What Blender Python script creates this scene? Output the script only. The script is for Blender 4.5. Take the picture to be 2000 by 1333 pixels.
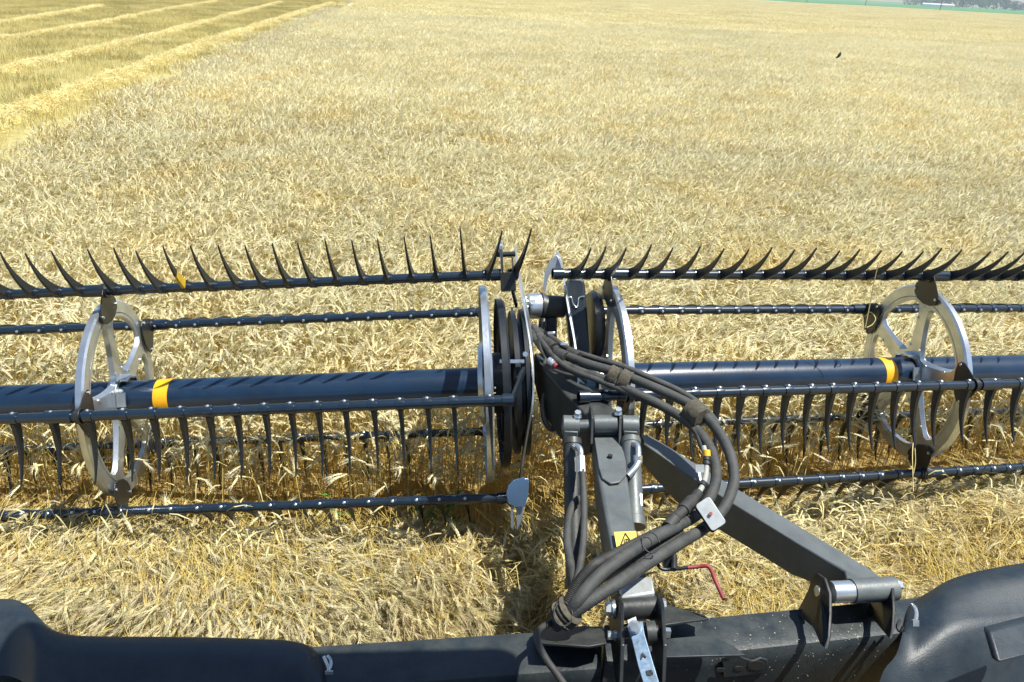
import bpy, bmesh, math, random
import numpy as np
from mathutils import Vector, Matrix, Quaternion
random.seed(7); rng = np.random.default_rng(7)
R_ = math.radians
S = bpy.context.scene
for o in list(bpy.data.objects): bpy.data.objects.remove(o)
COL = S.collection

# ---------------------------------------------------------------- camera
CAMH = 3.6; FPX = 1620.0
PITCH = math.atan(701/1620); ROLL = math.atan(.05)
cr, sr = math.cos(ROLL), math.sin(ROLL)
FW = Vector((0, math.cos(PITCH), -math.sin(PITCH)))
UPP = Vector((0, math.sin(PITCH), math.cos(PITCH)))
RT = Vector((1, 0, 0))*cr + UPP*sr
UP = UPP*cr - Vector((1, 0, 0))*sr
CAM = Vector((0, 0, CAMH))
cd = bpy.data.cameras.new('camera'); cam = bpy.data.objects.new('camera', cd); COL.objects.link(cam)
cam.matrix_world = Matrix(((RT.x, UP.x, -FW.x, CAM.x), (RT.y, UP.y, -FW.y, CAM.y), (RT.z, UP.z, -FW.z, CAM.z), (0, 0, 0, 1)))
cd.sensor_width = 36; cd.lens = 36*FPX/2000; cd.clip_start = .05; cd.clip_end = 9000
S.camera = cam
# ---------------------------------------------------------------- sky, sun, exposure
SUN = Vector((.36, -.125, .925)).normalized()
w = bpy.data.worlds.new('World'); S.world = w; w.use_nodes = True
nt = w.node_tree; sky = nt.nodes.new('ShaderNodeTexSky'); sky.sky_type = 'NISHITA'; sky.sun_disc = False
sky.sun_elevation = math.asin(SUN.z); sky.sun_rotation = math.atan2(SUN.x, SUN.y)
sky.air_density = 1.0; sky.dust_density = .6; sky.ozone_density = 3.0
bg = nt.nodes['Background']; bg.inputs[1].default_value = .085
nt.links.new(sky.outputs[0], bg.inputs[0])
sl = bpy.data.lights.new('sun', 'SUN'); sl.energy = 4.8; sl.angle = R_(.5); sl.color = (1, .975, .90)
so = bpy.data.objects.new('sun', sl); COL.objects.link(so); so.rotation_euler = SUN.to_track_quat('Z', 'Y').to_euler()
S.view_settings.view_transform = 'Standard'; S.view_settings.look = 'None'; S.view_settings.exposure = .84; S.view_settings.gamma = 1
S.render.engine = 'CYCLES'

# ---------------------------------------------------------------- point helpers (a place seen at px,py, at a real distance)
def C(X, Y, Z): return CAM + RT*X - UP*Y + FW*Z
def P(px, py, Z): return C((px-1000)/FPX*Z, (py-666.5)/FPX*Z, Z)
def PH(px, py, h):
    d = RT*((px-1000)/FPX) - UP*((py-666.5)/FPX) + FW
    return CAM + d*((h-CAMH)/d.z)
def proj(v):
    q = Vector(v)-CAM; z = q.dot(FW)
    return (q.dot(RT)/z*FPX+1000, -q.dot(UP)/z*FPX+666.5, z)

# ---------------------------------------------------------------- materials
def mat(name, col, rough=.5, metal=0., var=0., vscale=8., dust=0., dustcol=(.16, .14, .10), bump=0., bscale=60., coat=0., trans=0., attr=None, hvar=0.):
    m = bpy.data.materials.new(name); m.use_nodes = True; n = m.node_tree.nodes; l = m.node_tree.links
    b = n['Principled BSDF']; b.inputs['Roughness'].default_value = rough; b.inputs['Metallic'].default_value = metal
    if coat: b.inputs['Coat Weight'].default_value = coat; b.inputs['Coat Roughness'].default_value = .15
    tc = n.new('ShaderNodeTexCoord'); src = None
    rgb = n.new('ShaderNodeRGB'); rgb.outputs[0].default_value = (*col, 1); cur = rgb.outputs[0]
    if attr:
        a = n.new('ShaderNodeAttribute'); a.attribute_name = attr; cur = a.outputs[0]
    if var:
        nz = n.new('ShaderNodeTexNoise'); nz.inputs['Scale'].default_value = vscale; nz.inputs['Detail'].default_value = 5
        l.new(tc.outputs['Object'], nz.inputs[0])
        mr = n.new('ShaderNodeMapRange'); mr.inputs[1].default_value = .3; mr.inputs[2].default_value = .7
        mr.inputs[3].default_value = 1-var; mr.inputs[4].default_value = 1+var; l.new(nz.outputs[0], mr.inputs[0])
        mx = n.new('ShaderNodeVectorMath'); mx.operation = 'SCALE'; l.new(cur, mx.inputs[0]); l.new(mr.outputs[0], mx.inputs['Scale']); cur = mx.outputs[0]
    if hvar:     # uneven ripeness over the field, fixed to the ground
        ge = n.new('ShaderNodeNewGeometry'); nz = n.new('ShaderNodeTexNoise'); nz.inputs['Scale'].default_value = .9; nz.inputs['Detail'].default_value = 4; nz.inputs['Roughness'].default_value = .6
        l.new(ge.outputs['Position'], nz.inputs[0]); r = n.new('ShaderNodeValToRGB'); r.color_ramp.elements[0].position = .33; r.color_ramp.elements[1].position = .52
        r.color_ramp.elements[0].color = (1.0, .93, .76, 1); r.color_ramp.elements[1].color = (1, 1, 1, 1); l.new(nz.outputs[0], r.inputs[0])
        mx = n.new('ShaderNodeVectorMath'); mx.operation = 'MULTIPLY'; l.new(cur, mx.inputs[0]); l.new(r.outputs[0], mx.inputs[1]); cur = mx.outputs[0]
        nz = n.new('ShaderNodeTexNoise'); nz.inputs['Scale'].default_value = .12; nz.inputs['Detail'].default_value = 3; l.new(ge.outputs['Position'], nz.inputs[0])
        mr = n.new('ShaderNodeMapRange'); mr.inputs[1].default_value = .35; mr.inputs[2].default_value = .65; mr.inputs[3].default_value = .94; mr.inputs[4].default_value = 1.06; l.new(nz.outputs[0], mr.inputs[0])
        mx = n.new('ShaderNodeVectorMath'); mx.operation = 'SCALE'; l.new(cur, mx.inputs[0]); l.new(mr.outputs[0], mx.inputs['Scale']); cur = mx.outputs[0]
    if dust:
        nz = n.new('ShaderNodeTexNoise'); nz.inputs['Scale'].default_value = vscale*1.7; nz.inputs['Detail'].default_value = 8; nz.inputs['Roughness'].default_value = .7
        l.new(tc.outputs['Object'], nz.inputs[0])
        ge = n.new('ShaderNodeNewGeometry'); sx = n.new('ShaderNodeSeparateXYZ'); l.new(ge.outputs['Normal'], sx.inputs[0])
        up = n.new('ShaderNodeMapRange'); up.inputs[1].default_value = -.4; up.inputs[2].default_value = 1; up.inputs[3].default_value = .35; up.inputs[4].default_value = 1.0; l.new(sx.outputs[2], up.inputs[0])
        mr = n.new('ShaderNodeMapRange'); mr.inputs[1].default_value = .35; mr.inputs[2].default_value = .75; mr.inputs[3].default_value = 0; mr.inputs[4].default_value = 1; l.new(nz.outputs[0], mr.inputs[0])
        mm = n.new('ShaderNodeMath'); mm.operation = 'MULTIPLY'; l.new(up.outputs[0], mm.inputs[0]); l.new(mr.outputs[0], mm.inputs[1])
        m2 = n.new('ShaderNodeMath'); m2.operation = 'MULTIPLY'; m2.use_clamp = True; l.new(mm.outputs[0], m2.inputs[0]); m2.inputs[1].default_value = dust
        mx = n.new('ShaderNodeMix'); mx.data_type = 'RGBA'; l.new(m2.outputs[0], mx.inputs[0]); l.new(cur, mx.inputs[6]); mx.inputs[7].default_value = (*dustcol, 1); cur = mx.outputs[2]
        mrr = n.new('ShaderNodeMapRange'); mrr.inputs[3].default_value = rough; mrr.inputs[4].default_value = min(1, rough+.4); l.new(m2.outputs[0], mrr.inputs[0]); l.new(mrr.outputs[0], b.inputs['Roughness'])
    l.new(cur, b.inputs['Base Color'])
    if bump:
        nz = n.new('ShaderNodeTexNoise'); nz.inputs['Scale'].default_value = bscale; nz.inputs['Detail'].default_value = 4
        l.new(tc.outputs['Object'], nz.inputs[0]); bp = n.new('ShaderNodeBump'); bp.inputs['Strength'].default_value = bump; bp.inputs['Distance'].default_value = .004
        l.new(nz.outputs[0], bp.inputs['Height']); l.new(bp.outputs[0], b.inputs['Normal'])
    if trans:
        t = n.new('ShaderNodeBsdfTranslucent'); l.new(cur, t.inputs[0]); ms = n.new('ShaderNodeMixShader'); ms.inputs[0].default_value = trans
        l.new(b.outputs[0], ms.inputs[1]); l.new(t.outputs[0], ms.inputs[2]); l.new(ms.outputs[0], n['Material Output'].inputs[0])
    return m
M = dict(
    tube=mat('blue_black_paint', (.005, .019, .045), .31, .0, .2, 5, .08, (.07, .08, .08), .12, 30, coat=.25),
    bar=mat('bat_bar_paint', (.005, .015, .029), .3, 0, .2, 9, .06, (.10, .10, .09), coat=.4),
    plastic=mat('tine_plastic', (.006, .010, .015), .42, 0, .2, 12, .06),
    ypl=mat('yellow_plastic', (.55, .36, .01), .45, 0, .3, 12, .15),
    zinc=mat('galvanised_steel', (.56, .60, .63), .30, .85, .18, 7, .10, (.3, .28, .22), .2, 45),
    bolt=mat('zinc_bolt', (.62, .66, .68), .3, .85, .2, 40),
    black=mat('black_painted_steel', (.009, .011, .013), .36, 0, .3, 6, .2, (.11, .10, .075), .15, 60),
    grey=mat('dusty_grey_paint', (.10, .115, .12), .40, .2, .25, 5, .55, (.15, .155, .14), .25, 70),
    greyd=mat('dark_grey_paint', (.022, .026, .028), .4, .1, .25, 5, .45, (.12, .12, .10), .2, 70),
    beam=mat('dark_beam_paint', (.010, .016, .020), .42, 0, .3, 4, .45, (.085, .09, .08), .3, 90),
    cover=mat('textured_black_plastic', (.006, .014, .023), .42, 0, .25, 4, .45, (.055, .062, .06), .3, 160),  # black plastic; the blue tint of the cab glass is put into its colour
    hose=mat('rubber_hose', (.028, .031, .031), .62, 0, .35, 10, .65, (.095, .092, .078), .5, 120),
    hose2=mat('black_hose', (.02, .02, .02), .6, 0, .3, 10, .5, (.09, .085, .07), .4, 120),
    mud=mat('caked_fibre_wrap', (.05, .045, .033), .95, 0, .5, 60, .8, (.15, .13, .09), 1., 200),
    tape=mat('yellow_tape', (.78, .38, .004), .5, 0, .08, 10, .05),
    red=mat('red_rubber', (.22, .02, .03), .5, 0, .2, 20, .2),
    label=mat('yellow_decal', (.72, .55, .10), .5, 0, .1, 20, .1),
    ink=mat('black_print', (.015, .015, .015), .6),
    skyp=mat('sky_tinted_plate', (.16, .27, .42), .22, .7, .08, 8),  # blue of the reflected sky is put into the plate colour
    white=mat('dusty_white_steel', (.52, .55, .55), .45, .55, .15, 30, .3, (.3, .3, .26)),
    rustbolt=mat('rusty_bolt', (.35, .12, .08), .6, .5, .4, 80),
    belt=mat('draper_canvas', (.03, .028, .024), .8, 0, .3, 6, .6, (.2, .15, .06)),
    paper=mat('tan_plastic_wrap', (.30, .30, .27), .6),
    straw=mat('straw', (.5, .4, .2), .55, 0, 0, trans=.25, attr='Col', hvar=1),
    strap=mat('scuffed_blue_steel', (.20, .30, .42), .38, .6, .35, 45, .3, (.4, .42, .42)),
    skin=mat('dark_feather', (.015, .013, .012), .7),
)

# ---------------------------------------------------------------- object helpers
class MB:
    def __init__(s): s.v = []; s.f = []; s.mi = []; s.cur = 0
    def add(s, vs, fs):
        b = len(s.v); s.v += [Vector(v) for v in vs]; s.f += [tuple(i+b for i in f) for f in fs]; s.mi += [s.cur]*len(fs)
    def quadbox(s, a):      # 8 corners: bottom 4, top 4
        s.add(a, [(3, 2, 1, 0), (4, 5, 6, 7), (0, 1, 5, 4), (1, 2, 6, 5), (2, 3, 7, 6), (3, 0, 4, 7)])
    def box(s, c, ax, ay, az, hx, hy, hz):
        c = Vector(c); ax, ay, az = [Vector(q).normalized() for q in (ax, ay, az)]
        s.quadbox([c+ax*(i*hx)+ay*(j*hy)+az*(k*hz) for k in (-1, 1) for i, j in ((-1, -1), (1, -1), (1, 1), (-1, 1))])
    def cyl(s, a, b, r, r2=None, n=20, caps=True):
        a = Vector(a); b = Vector(b); r2 = r if r2 is None else r2; d = (b-a).normalized()
        u = d.orthogonal().normalized(); v = d.cross(u)
        vs = []
        for p, rr in ((a, r), (b, r2)):
            vs += [p+(u*math.cos(t)+v*math.sin(t))*rr for t in [2*math.pi*i/n for i in range(n)]]
        fs = [(i, (i+1) % n, n+(i+1) % n, n+i) for i in range(n)]
        if caps: fs += [tuple(range(n))[::-1], tuple(range(n, 2*n))]
        s.add(vs, fs)
    def lathe(s, o, d, prof, n=32, u=None):   # prof: (along, radius)
        o = Vector(o); d = Vector(d).normalized(); u = (u or d.orthogonal()).normalized(); v = d.cross(u); vs = []
        for a, r in prof: vs += [o+d*a+(u*math.cos(t)+v*math.sin(t))*r for t in [2*math.pi*i/n for i in range(n)]]
        k = len(prof); fs = [(j*n+i, j*n+(i+1) % n, (j+1)*n+(i+1) % n, (j+1)*n+i) for j in range(k-1) for i in range(n)]
        s.add(vs, fs)
    def tube(s, pts, r, n=12, rfun=None):
        pts = [Vector(p) for p in pts]; k = len(pts); vs = []
        t = [(pts[min(i+1, k-1)]-pts[max(i-1, 0)]).normalized() for i in range(k)]
        u = t[0].orthogonal().normalized()
        for i in range(k):
            u = (u-t[i]*u.dot(t[i])).normalized(); v = t[i].cross(u); rr = rfun(i/(k-1)) if rfun else r
            vs += [pts[i]+(u*math.cos(a)+v*math.sin(a))*rr for a in [2*math.pi*j/n for j in range(n)]]
        fs = [(i*n+j, i*n+(j+1) % n, (i+1)*n+(j+1) % n, (i+1)*n+j) for i in range(k-1) for j in range(n)]
        fs += [tuple(range(n))[::-1], tuple(range((k-1)*n, k*n))]
        s.add(vs, fs)
    def prism(s, poly, nrm, th):     # polygon extruded both ways along nrm
        nrm = Vector(nrm).normalized(); n = len(poly); poly = [Vector(p) for p in poly]
        vs = [p-nrm*th/2 for p in poly]+[p+nrm*th/2 for p in poly]
        s.add(vs, [tuple(range(n))[::-1], tuple(range(n, 2*n))]+[(i, (i+1) % n, n+(i+1) % n, n+i) for i in range(n)])
    def dome(s, c, d, r, h=None, n=8):
        h = h or r*.6; s.lathe(c, d, [(0, r), (h*.6, r*.9), (h, r*.45), (h, .0001)], n)
    def hexb(s, c, d, r, h): s.cyl(c, Vector(c)+Vector(d).normalized()*h, r, n=6)
def link(o): COL.objects.link(o); return o
def tag(o, label=None, cat=None, group=None, kind=None):
    if label: o['label'] = label
    if cat: o['category'] = cat
    if group: o['group'] = group
    if kind: o['kind'] = kind
    return o
def root_of(p):
    while p.parent: p = p.parent
    return p
def build(name, mb, m, parent=None, bevel=0, smooth=True, ang=35, seg=2, label=None):
    org = root_of(parent).location if parent else Vector((0, 0, 0))
    me = bpy.data.meshes.new(name); me.from_pydata([tuple(v-org) for v in mb.v], [], mb.f)
    for q in (m if isinstance(m, (list, tuple)) else [m]): me.materials.append(q)
    me.polygons.foreach_set('material_index', mb.mi)
    bm = bmesh.new(); bm.from_mesh(me); bmesh.ops.recalc_face_normals(bm, faces=bm.faces); bm.to_mesh(me); bm.free()
    if smooth: me.shade_smooth(); me.set_sharp_from_angle(angle=R_(ang))
    o = link(bpy.data.objects.new(name, me))
    if parent: o.parent = parent
    if bevel:
        b = o.modifiers.new('bevel', 'BEVEL'); b.width = bevel; b.segments = seg; b.limit_method = 'ANGLE'; b.angle_limit = R_(40); b.harden_normals = False
    if label: o['label'] = label
    return o
def thing(name, loc, label, cat, group=None):
    e = link(bpy.data.objects.new(name, None)); e.location = Vector(loc); e.empty_display_size = .1
    return tag(e, label, cat, group)
def smoothpath(pts, k=6):
    pts = [Vector(p) for p in pts]; out = []
    for i in range(len(pts)-1):
        p0, p1, p2, p3 = pts[max(i-1, 0)], pts[i], pts[i+1], pts[min(i+2, len(pts)-1)]
        for j in range(k):
            t = j/k; out.append(.5*((2*p1)+(p2-p0)*t+(2*p0-5*p1+4*p2-p3)*t*t+(3*p1-p0-3*p2+p3)*t**3))
    return out+[pts[-1]]

# ================================================================ THE SETTING
def sheet(name, pts, z, m, kind='structure'):
    me = bpy.data.meshes.new(name); me.from_pydata([(x, y, z) for x, y in pts], [], [tuple(range(len(pts)))]); me.materials.append(m)
    return tag(link(bpy.data.objects.new(name, me)), kind=kind)
def ground_mat(name, c1, c2, c3, s1=.15, s2=12, strip=None):
    m = bpy.data.materials.new(name); m.use_nodes = True; n = m.node_tree.nodes; l = m.node_tree.links; b = n['Principled BSDF']; b.inputs['Roughness'].default_value = .9
    tc = n.new('ShaderNodeTexCoord')
    a = n.new('ShaderNodeTexNoise'); a.inputs['Scale'].default_value = s1; a.inputs['Detail'].default_value = 6; l.new(tc.outputs['Object'], a.inputs[0])
    c = n.new('ShaderNodeTexNoise'); c.inputs['Scale'].default_value = s2; c.inputs['Detail'].default_value = 8; c.inputs['Roughness'].default_value = .75; l.new(tc.outputs['Object'], c.inputs[0])
    r = n.new('ShaderNodeValToRGB'); r.color_ramp.elements[0].position = .35; r.color_ramp.elements[1].position = .65
    r.color_ramp.elements[0].color = (*c1, 1); r.color_ramp.elements[1].color = (*c2, 1); l.new(c.outputs[0], r.inputs[0])
    mx = n.new('ShaderNodeMix'); mx.data_type = 'RGBA'; mr = n.new('ShaderNodeMapRange'); mr.inputs[1].default_value = .4; mr.inputs[2].default_value = .7; mr.inputs[4].default_value = .6
    l.new(a.outputs[0], mr.inputs[0]); l.new(mr.outputs[0], mx.inputs[0]); l.new(r.outputs[0], mx.inputs[6]); mx.inputs[7].default_value = (*c3, 1)
    l.new(mx.outputs[2], b.inputs['Base Color'])
    bp = n.new('ShaderNodeBump'); bp.inputs['Strength'].default_value = .6; bp.inputs['Distance'].default_value = .05; l.new(c.outputs[0], bp.inputs['Height']); l.new(bp.outputs[0], b.inputs['Normal'])
    return m
m_soil = ground_mat('straw_littered_soil', (.24, .16, .045), (.40, .27, .08), (.28, .20, .06))
m_stub = ground_mat('stubble_ground', (.27, .23, .075), (.42, .36, .13), (.33, .28, .095), .08, 5)
m_green = ground_mat('green_crop_ground', (.035, .15, .03), (.055, .20, .035), (.045, .17, .045), .01, .3)
sheet('ground', [(-6000, -200), (6000, -200), (6000, 8000), (-6000, 8000)], 0, m_soil)
# edge of the standing crop on the left, seen along these points at ear height
EDG = [PH(px, py, .80) for px, py in ((0, 290), (230, 172), (430, 92), (560, 42), (655, 3))]
dl = (EDG[-1]-EDG[1]); dl.normalize()
edge_pts = [EDG[0]-(EDG[1]-EDG[0]).normalized()*8]+EDG+[EDG[-1]+dl*300]
def left_edge_x(y):
    for a, b in zip(edge_pts[:-1], edge_pts[1:]):
        if y <= b.y: return a.x+(b.x-a.x)*(y-a.y)/(b.y-a.y)
    return edge_pts[-1].x
# far boundary of the crop: line through two seen points
fa, fb = PH(1500, 1, .8), PH(1990, 29, .8)
def far_y(x): return fa.y+(fb.y-fa.y)*(x-fa.x)/(fb.x-fa.x)
sheet('stubble_ground', [(p.x, p.y) for p in edge_pts]+[(-900, edge_pts[-1].y), (-900, edge_pts[0].y)], .004, m_stub)
fd = (fb-fa).normalized()
q0, q1 = fa-fd*900, fb+fd*1500
sheet('green_field', [(q0.x, q0.y), (q1.x, q1.y), (q1.x+200, 4500), (q0.x-200, 4500)], .012, m_green)
def y_edge(x):      # front edge of the standing crop, under the reel axis
    return 4.62+.02*(x+1.33) if x < .15 else 5.10+.243*(x-1.88)

# ---------------------------------------------------------------- straw geometry (numpy) and scattering
class NB:
    def __init__(s): s.v = []; s.f = []; s.c = []; s.n = 0
    def add(s, v, f, c):
        s.v.append(np.asarray(v, float)); s.f += [tuple(int(i)+s.n for i in q) for q in f]; s.c += [c]*len(f); s.n += len(v)
def unit(a): return a/(np.linalg.norm(a)+1e-9)
def jit(c, a=.15):
    k = 1+rng.uniform(-a, a); return (c[0]*k, c[1]*k*(1+rng.uniform(-.04, .04)), c[2]*k*(1+rng.uniform(-.12, .12)))
EARC = (.72, .65, .38); AWNC = (.82, .77, .52); STC = (.62, .49, .15); STLOW = (.64, .45, .08); LEAFC = (.64, .56, .28)
def ribbon(nb, pts, wds, col, side=None):
    pts = np.asarray(pts); k = len(pts); t = unit(pts[-1]-pts[0]); s_ = side if side is not None else unit(np.cross(t, rng.normal(size=3)))
    v = []
    for p, w_ in zip(pts, wds): v += [p-s_*w_, p+s_*w_]
    nb.add(v, [(2*i, 2*i+1, 2*i+3, 2*i+2) for i in range(k-1)], col)
def stem3(nb, pts, r, col):
    pts = np.asarray(pts); k = len(pts); t = unit(pts[-1]-pts[0]); u = unit(np.cross(t, [.3, .7, .2])); w_ = np.cross(t, u); v = []
    for p in pts: v += [p+r*u, p-r*.5*u+r*.87*w_, p-r*.5*u-r*.87*w_]
    f = []
    for i in range(k-1):
        for j in range(3): f.append((3*i+j, 3*i+(j+1) % 3, 3*i+3+(j+1) % 3, 3*i+3+j))
    nb.add(v, f, col)
def ear(nb, p, d, bend, L=.085, lod=0, rad=.0050, awn=1.):
    # p base, d direction, bend: unit vector the ear curves toward
    p = np.array(p, float); k = 9 if lod == 0 else 3; c = jit(EARC, .22); pts = []; ds = []
    for i in range(k+1):
        t = i/k; dd = unit(d+bend*t*.4); pts.append(p.copy()); ds.append(dd); p = p+dd*L/k
    u = unit(np.cross(d, bend)+1e-4); v = []
    for i, (q, dd) in enumerate(zip(pts, ds)):
        t = i/k; r = rad*(.55+1.1*math.sin(min(1, t*1.35+.18)*math.pi*.62))*(1-.75*max(0, t-.7)/.3)
        if lod == 0: r *= (1.32 if i % 2 else .72)
        w_ = unit(np.cross(dd, u)); v += [q+u*r*1.15, q+w_*r*.8, q-u*r*1.15, q-w_*r*.8]
    f = [(4*i+j, 4*i+(j+1) % 4, 4*i+4+(j+1) % 4, 4*i+4+j) for i in range(k) for j in range(4)]
    nb.add(v, f, c)
    if lod < 2:
        na = 20 if lod == 0 else 6; ac = jit(AWNC, .12); aw = .0014 if lod == 0 else .003
        for a in range(na):
            i = int(rng.integers(1, k+1)); q = pts[i]; sd = unit(rng.normal(size=3)); dd = unit(ds[i]+sd*.27); e = q+dd*(.055+.04*rng.random())*awn
            n_ = unit(np.cross(dd, rng.normal(size=3)))
            nb.add([q-n_*aw, q+n_*aw, e], [(0, 1, 2)], ac)
def stalk(nb, x, y, h, lean, az, lod=0, droop=None):
    la = np.array([math.cos(az), math.sin(az), 0.]); up = np.array([0, 0, 1.])
    b = np.array([x, y, 0.]); pts = [b]
    n_ = 4 if lod == 0 else 2
    for i in range(n_):
        t = (i+1)/n_; pts.append(b+up*h*t+la*lean*h*t*t)
    droop = (rng.uniform(0, .6) if rng.random() < .6 else rng.uniform(.8, 1.9)) if droop is None else droop
    d0 = unit(pts[-1]-pts[-2]); low = pts[:n_//2+1]; hi = pts[n_//2:]
    if lod < 2:
        if lod == 0: stem3(nb, low, .0018, jit(STLOW, .3)); stem3(nb, hi, .0015, jit(STC, .25))
        else: ribbon(nb, pts, [.003]*len(pts), jit(STC, .25), side=np.array([1., 0, 0]))
    # neck
    neck = [pts[-1]]; q = pts[-1].copy(); d = d0
    for i in range(3):
        d = unit(d+(la*1.0-up*.55)*droop*.30); q = q+d*.022; neck.append(q.copy())
    if lod < 2: ribbon(nb, neck, [.0016 if lod == 0 else .0028]*4, jit(STC, .2))
    ear(nb, q, d, unit(la*.8-up*.5), L=rng.uniform(.07, .1) if lod == 0 else .1, lod=lod, rad=.0043 if lod == 0 else (.0048 if lod == 1 else .009), awn=1 if lod == 0 else 1.3)
def leaf(nb, x, y, z, lod=0):
    az = rng.uniform(0, 6.28); la = np.array([math.cos(az), math.sin(az), 0]); L = rng.uniform(.10, .24)
    pts = [np.array([x, y, z])+la*L*t*.8+np.array([0, 0, 1])*(L*.5*t-L*1.0*t*t) for t in (0, .3, .65, 1)]
    ribbon(nb, pts, [.003, .0045, .003, .0008], jit(LEAFC, .25), side=unit(np.cross(la, [0, 0, 1])+rng.normal(size=3)*.3))
def patch(size, dens, lod, hm=.70, az0=-.5, azs=.7, leanm=.16, hs=.045):
    nb = NB(); n = int(size*size*dens)
    for i in range(n):
        x, y = rng.uniform(-size/2-.03, size/2+.03, 2); h = hm+rng.normal()*hs; az = az0+rng.normal()*azs
        if rng.random() < .18: az += math.pi
        stalk(nb, x, y, h, abs(rng.normal())*leanm, az, lod)
        if lod == 0 and rng.random() < 1.1: leaf(nb, x, y, rng.uniform(.2, .68))
        if lod == 1 and rng.random() < .2: leaf(nb, x, y, rng.uniform(.5, .7))
    return nb
def lying(size, n, lod=0, zs=.10, a0=-1.5, asd=.75, eark=.95, L0=.3):
    nb = NB()
    for i in range(n):
        x, y = rng.uniform(-size/2, size/2, 2); a = a0+rng.normal()*asd; z = rng.uniform(-zs, zs*.5)+rng.random()**3*zs*.8
        d = unit(np.array([math.cos(a), math.sin(a), rng.normal()*.22+.05])); L = rng.uniform(.12, L0)
        sag = np.array([0, 0, -1])*rng.uniform(0, .08)
        e = np.array([x, y, z]); pts = [e-d*L, e-d*L*.5-sag*.3, e]
        ribbon(nb, pts, [.0016]*3, jit(STC, .35), side=unit(np.cross(d, [0, 0, 1])+rng.normal(size=3)*.3))
        if rng.random() < eark: ear(nb, e, d, unit(np.array([rng.normal(), rng.normal(), -.8])), L=rng.uniform(.06, .09), rad=.0044, awn=1.2)
        if rng.random() < .3:
            dd = unit(d+rng.normal(size=3)*.5); q = np.array([x, y, z+.01]); l2 = rng.uniform(.08, .2); ribbon(nb, [q, q+dd*l2*.5+[0, 0, .01], q+dd*l2], [.0015, .0024, .001], jit(LEAFC, .3), side=unit(np.cross(dd, [0, 0, 1])+rng.normal(size=3)*.4))
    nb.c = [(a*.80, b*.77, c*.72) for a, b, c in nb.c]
    return nb
def scatter(name, protos, pts, m, kind='stuff'):
    """pts: list of (idx, loc, rot, scl). one object: prototypes + points in its own mesh, instanced by geometry nodes"""
    V = []; F = []; CC = []; pid = []; n = 0
    for k, nb in enumerate(protos):
        v = np.concatenate(nb.v); V.append(v); F += [tuple(i+n for i in f) for f in nb.f]; CC += nb.c; pid += [k]*len(v); n += len(v)
    loc = np.array([p[1] for p in pts], float); V.append(loc); pid += [-1]*len(pts)
    V = np.concatenate(V); me = bpy.data.meshes.new(name); me.from_pydata(V.tolist(), [], F); me.materials.append(m)
    a = me.attributes.new('pid', 'INT', 'POINT'); a.data.foreach_set('value', np.array(pid, np.int32))
    def full(vals, dim): 
        arr = np.zeros((len(V), dim)); arr[n:] = np.array(vals, float).reshape(len(pts), dim); return arr.ravel()
    a = me.attributes.new('idx', 'INT', 'POINT'); a.data.foreach_set('value', full([p[0] for p in pts], 1).astype(np.int32))
    a = me.attributes.new('rot', 'FLOAT_VECTOR', 'POINT'); a.data.foreach_set('vector', full([p[2] for p in pts], 3))
    a = me.attributes.new('scl', 'FLOAT_VECTOR', 'POINT'); a.data.foreach_set('vector', full([p[3] for p in pts], 3))
    c = me.color_attributes.new('Col', 'FLOAT_COLOR', 'CORNER'); cnt = [len(f) for f in F]
    cc = np.repeat(np.array(CC, float), cnt, axis=0); cc = np.concatenate([cc, np.ones((len(cc), 1))], 1); c.data.foreach_set('color', cc.ravel())
    o = link(bpy.data.objects.new(name, me)); g = bpy.data.node_groups.new(name+'_scatter', 'GeometryNodeTree')
    g.interface.new_socket('Geometry', in_out='INPUT', socket_type='NodeSocketGeometry'); g.interface.new_socket('Geometry', in_out='OUTPUT', socket_type='NodeSocketGeometry')
    N = g.nodes; Lk = g.links; gi = N.new('NodeGroupInput'); go = N.new('NodeGroupOutput'); jn = N.new('GeometryNodeJoinGeometry')
    def attr(nm, ty): q = N.new('GeometryNodeInputNamedAttribute'); q.data_type = ty; q.inputs[0].default_value = nm; return q.outputs[0]
    pidn = attr('pid', 'INT'); idn = attr('idx', 'INT'); rn = attr('rot', 'FLOAT_VECTOR'); sn = attr('scl', 'FLOAT_VECTOR')
    def eq(src, val):
        q = N.new('FunctionNodeCompare'); q.data_type = 'INT'; q.operation = 'EQUAL'; Lk.new(src, q.inputs[2]); q.inputs[3].default_value = val; return q.outputs[0]
    sp = N.new('GeometryNodeSeparateGeometry'); sp.domain = 'POINT'; Lk.new(gi.outputs[0], sp.inputs[0]); Lk.new(eq(pidn, -1), sp.inputs[1])
    for k in range(len(protos)):
        s_ = N.new('GeometryNodeSeparateGeometry'); s_.domain = 'POINT'; Lk.new(sp.outputs[1], s_.inputs[0]); Lk.new(eq(pidn, k), s_.inputs[1])
        ip = N.new('GeometryNodeInstanceOnPoints'); Lk.new(sp.outputs[0], ip.inputs['Points']); Lk.new(eq(idn, k), ip.inputs['Selection'])
        Lk.new(s_.outputs[0], ip.inputs['Instance']); Lk.new(rn, ip.inputs['Rotation']); Lk.new(sn, ip.inputs['Scale']); Lk.new(ip.outputs[0], jn.inputs[0])
    Lk.new(jn.outputs[0], go.inputs[0])
    md = o.modifiers.new('scatter', 'NODES'); md.node_group = g
    return tag(o, kind=kind)
def seen(x, y, z=.7, mx=260, rad=1.):
    v = Vector((x, y, z))-CAM; zz = v.dot(FW)
    if zz < 1: return False
    px, py, _ = proj((x, y, z)); mg = mx+rad*FPX/zz
    return -mg < px < 2000+mg and -mg < py < 1333+mg
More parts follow.
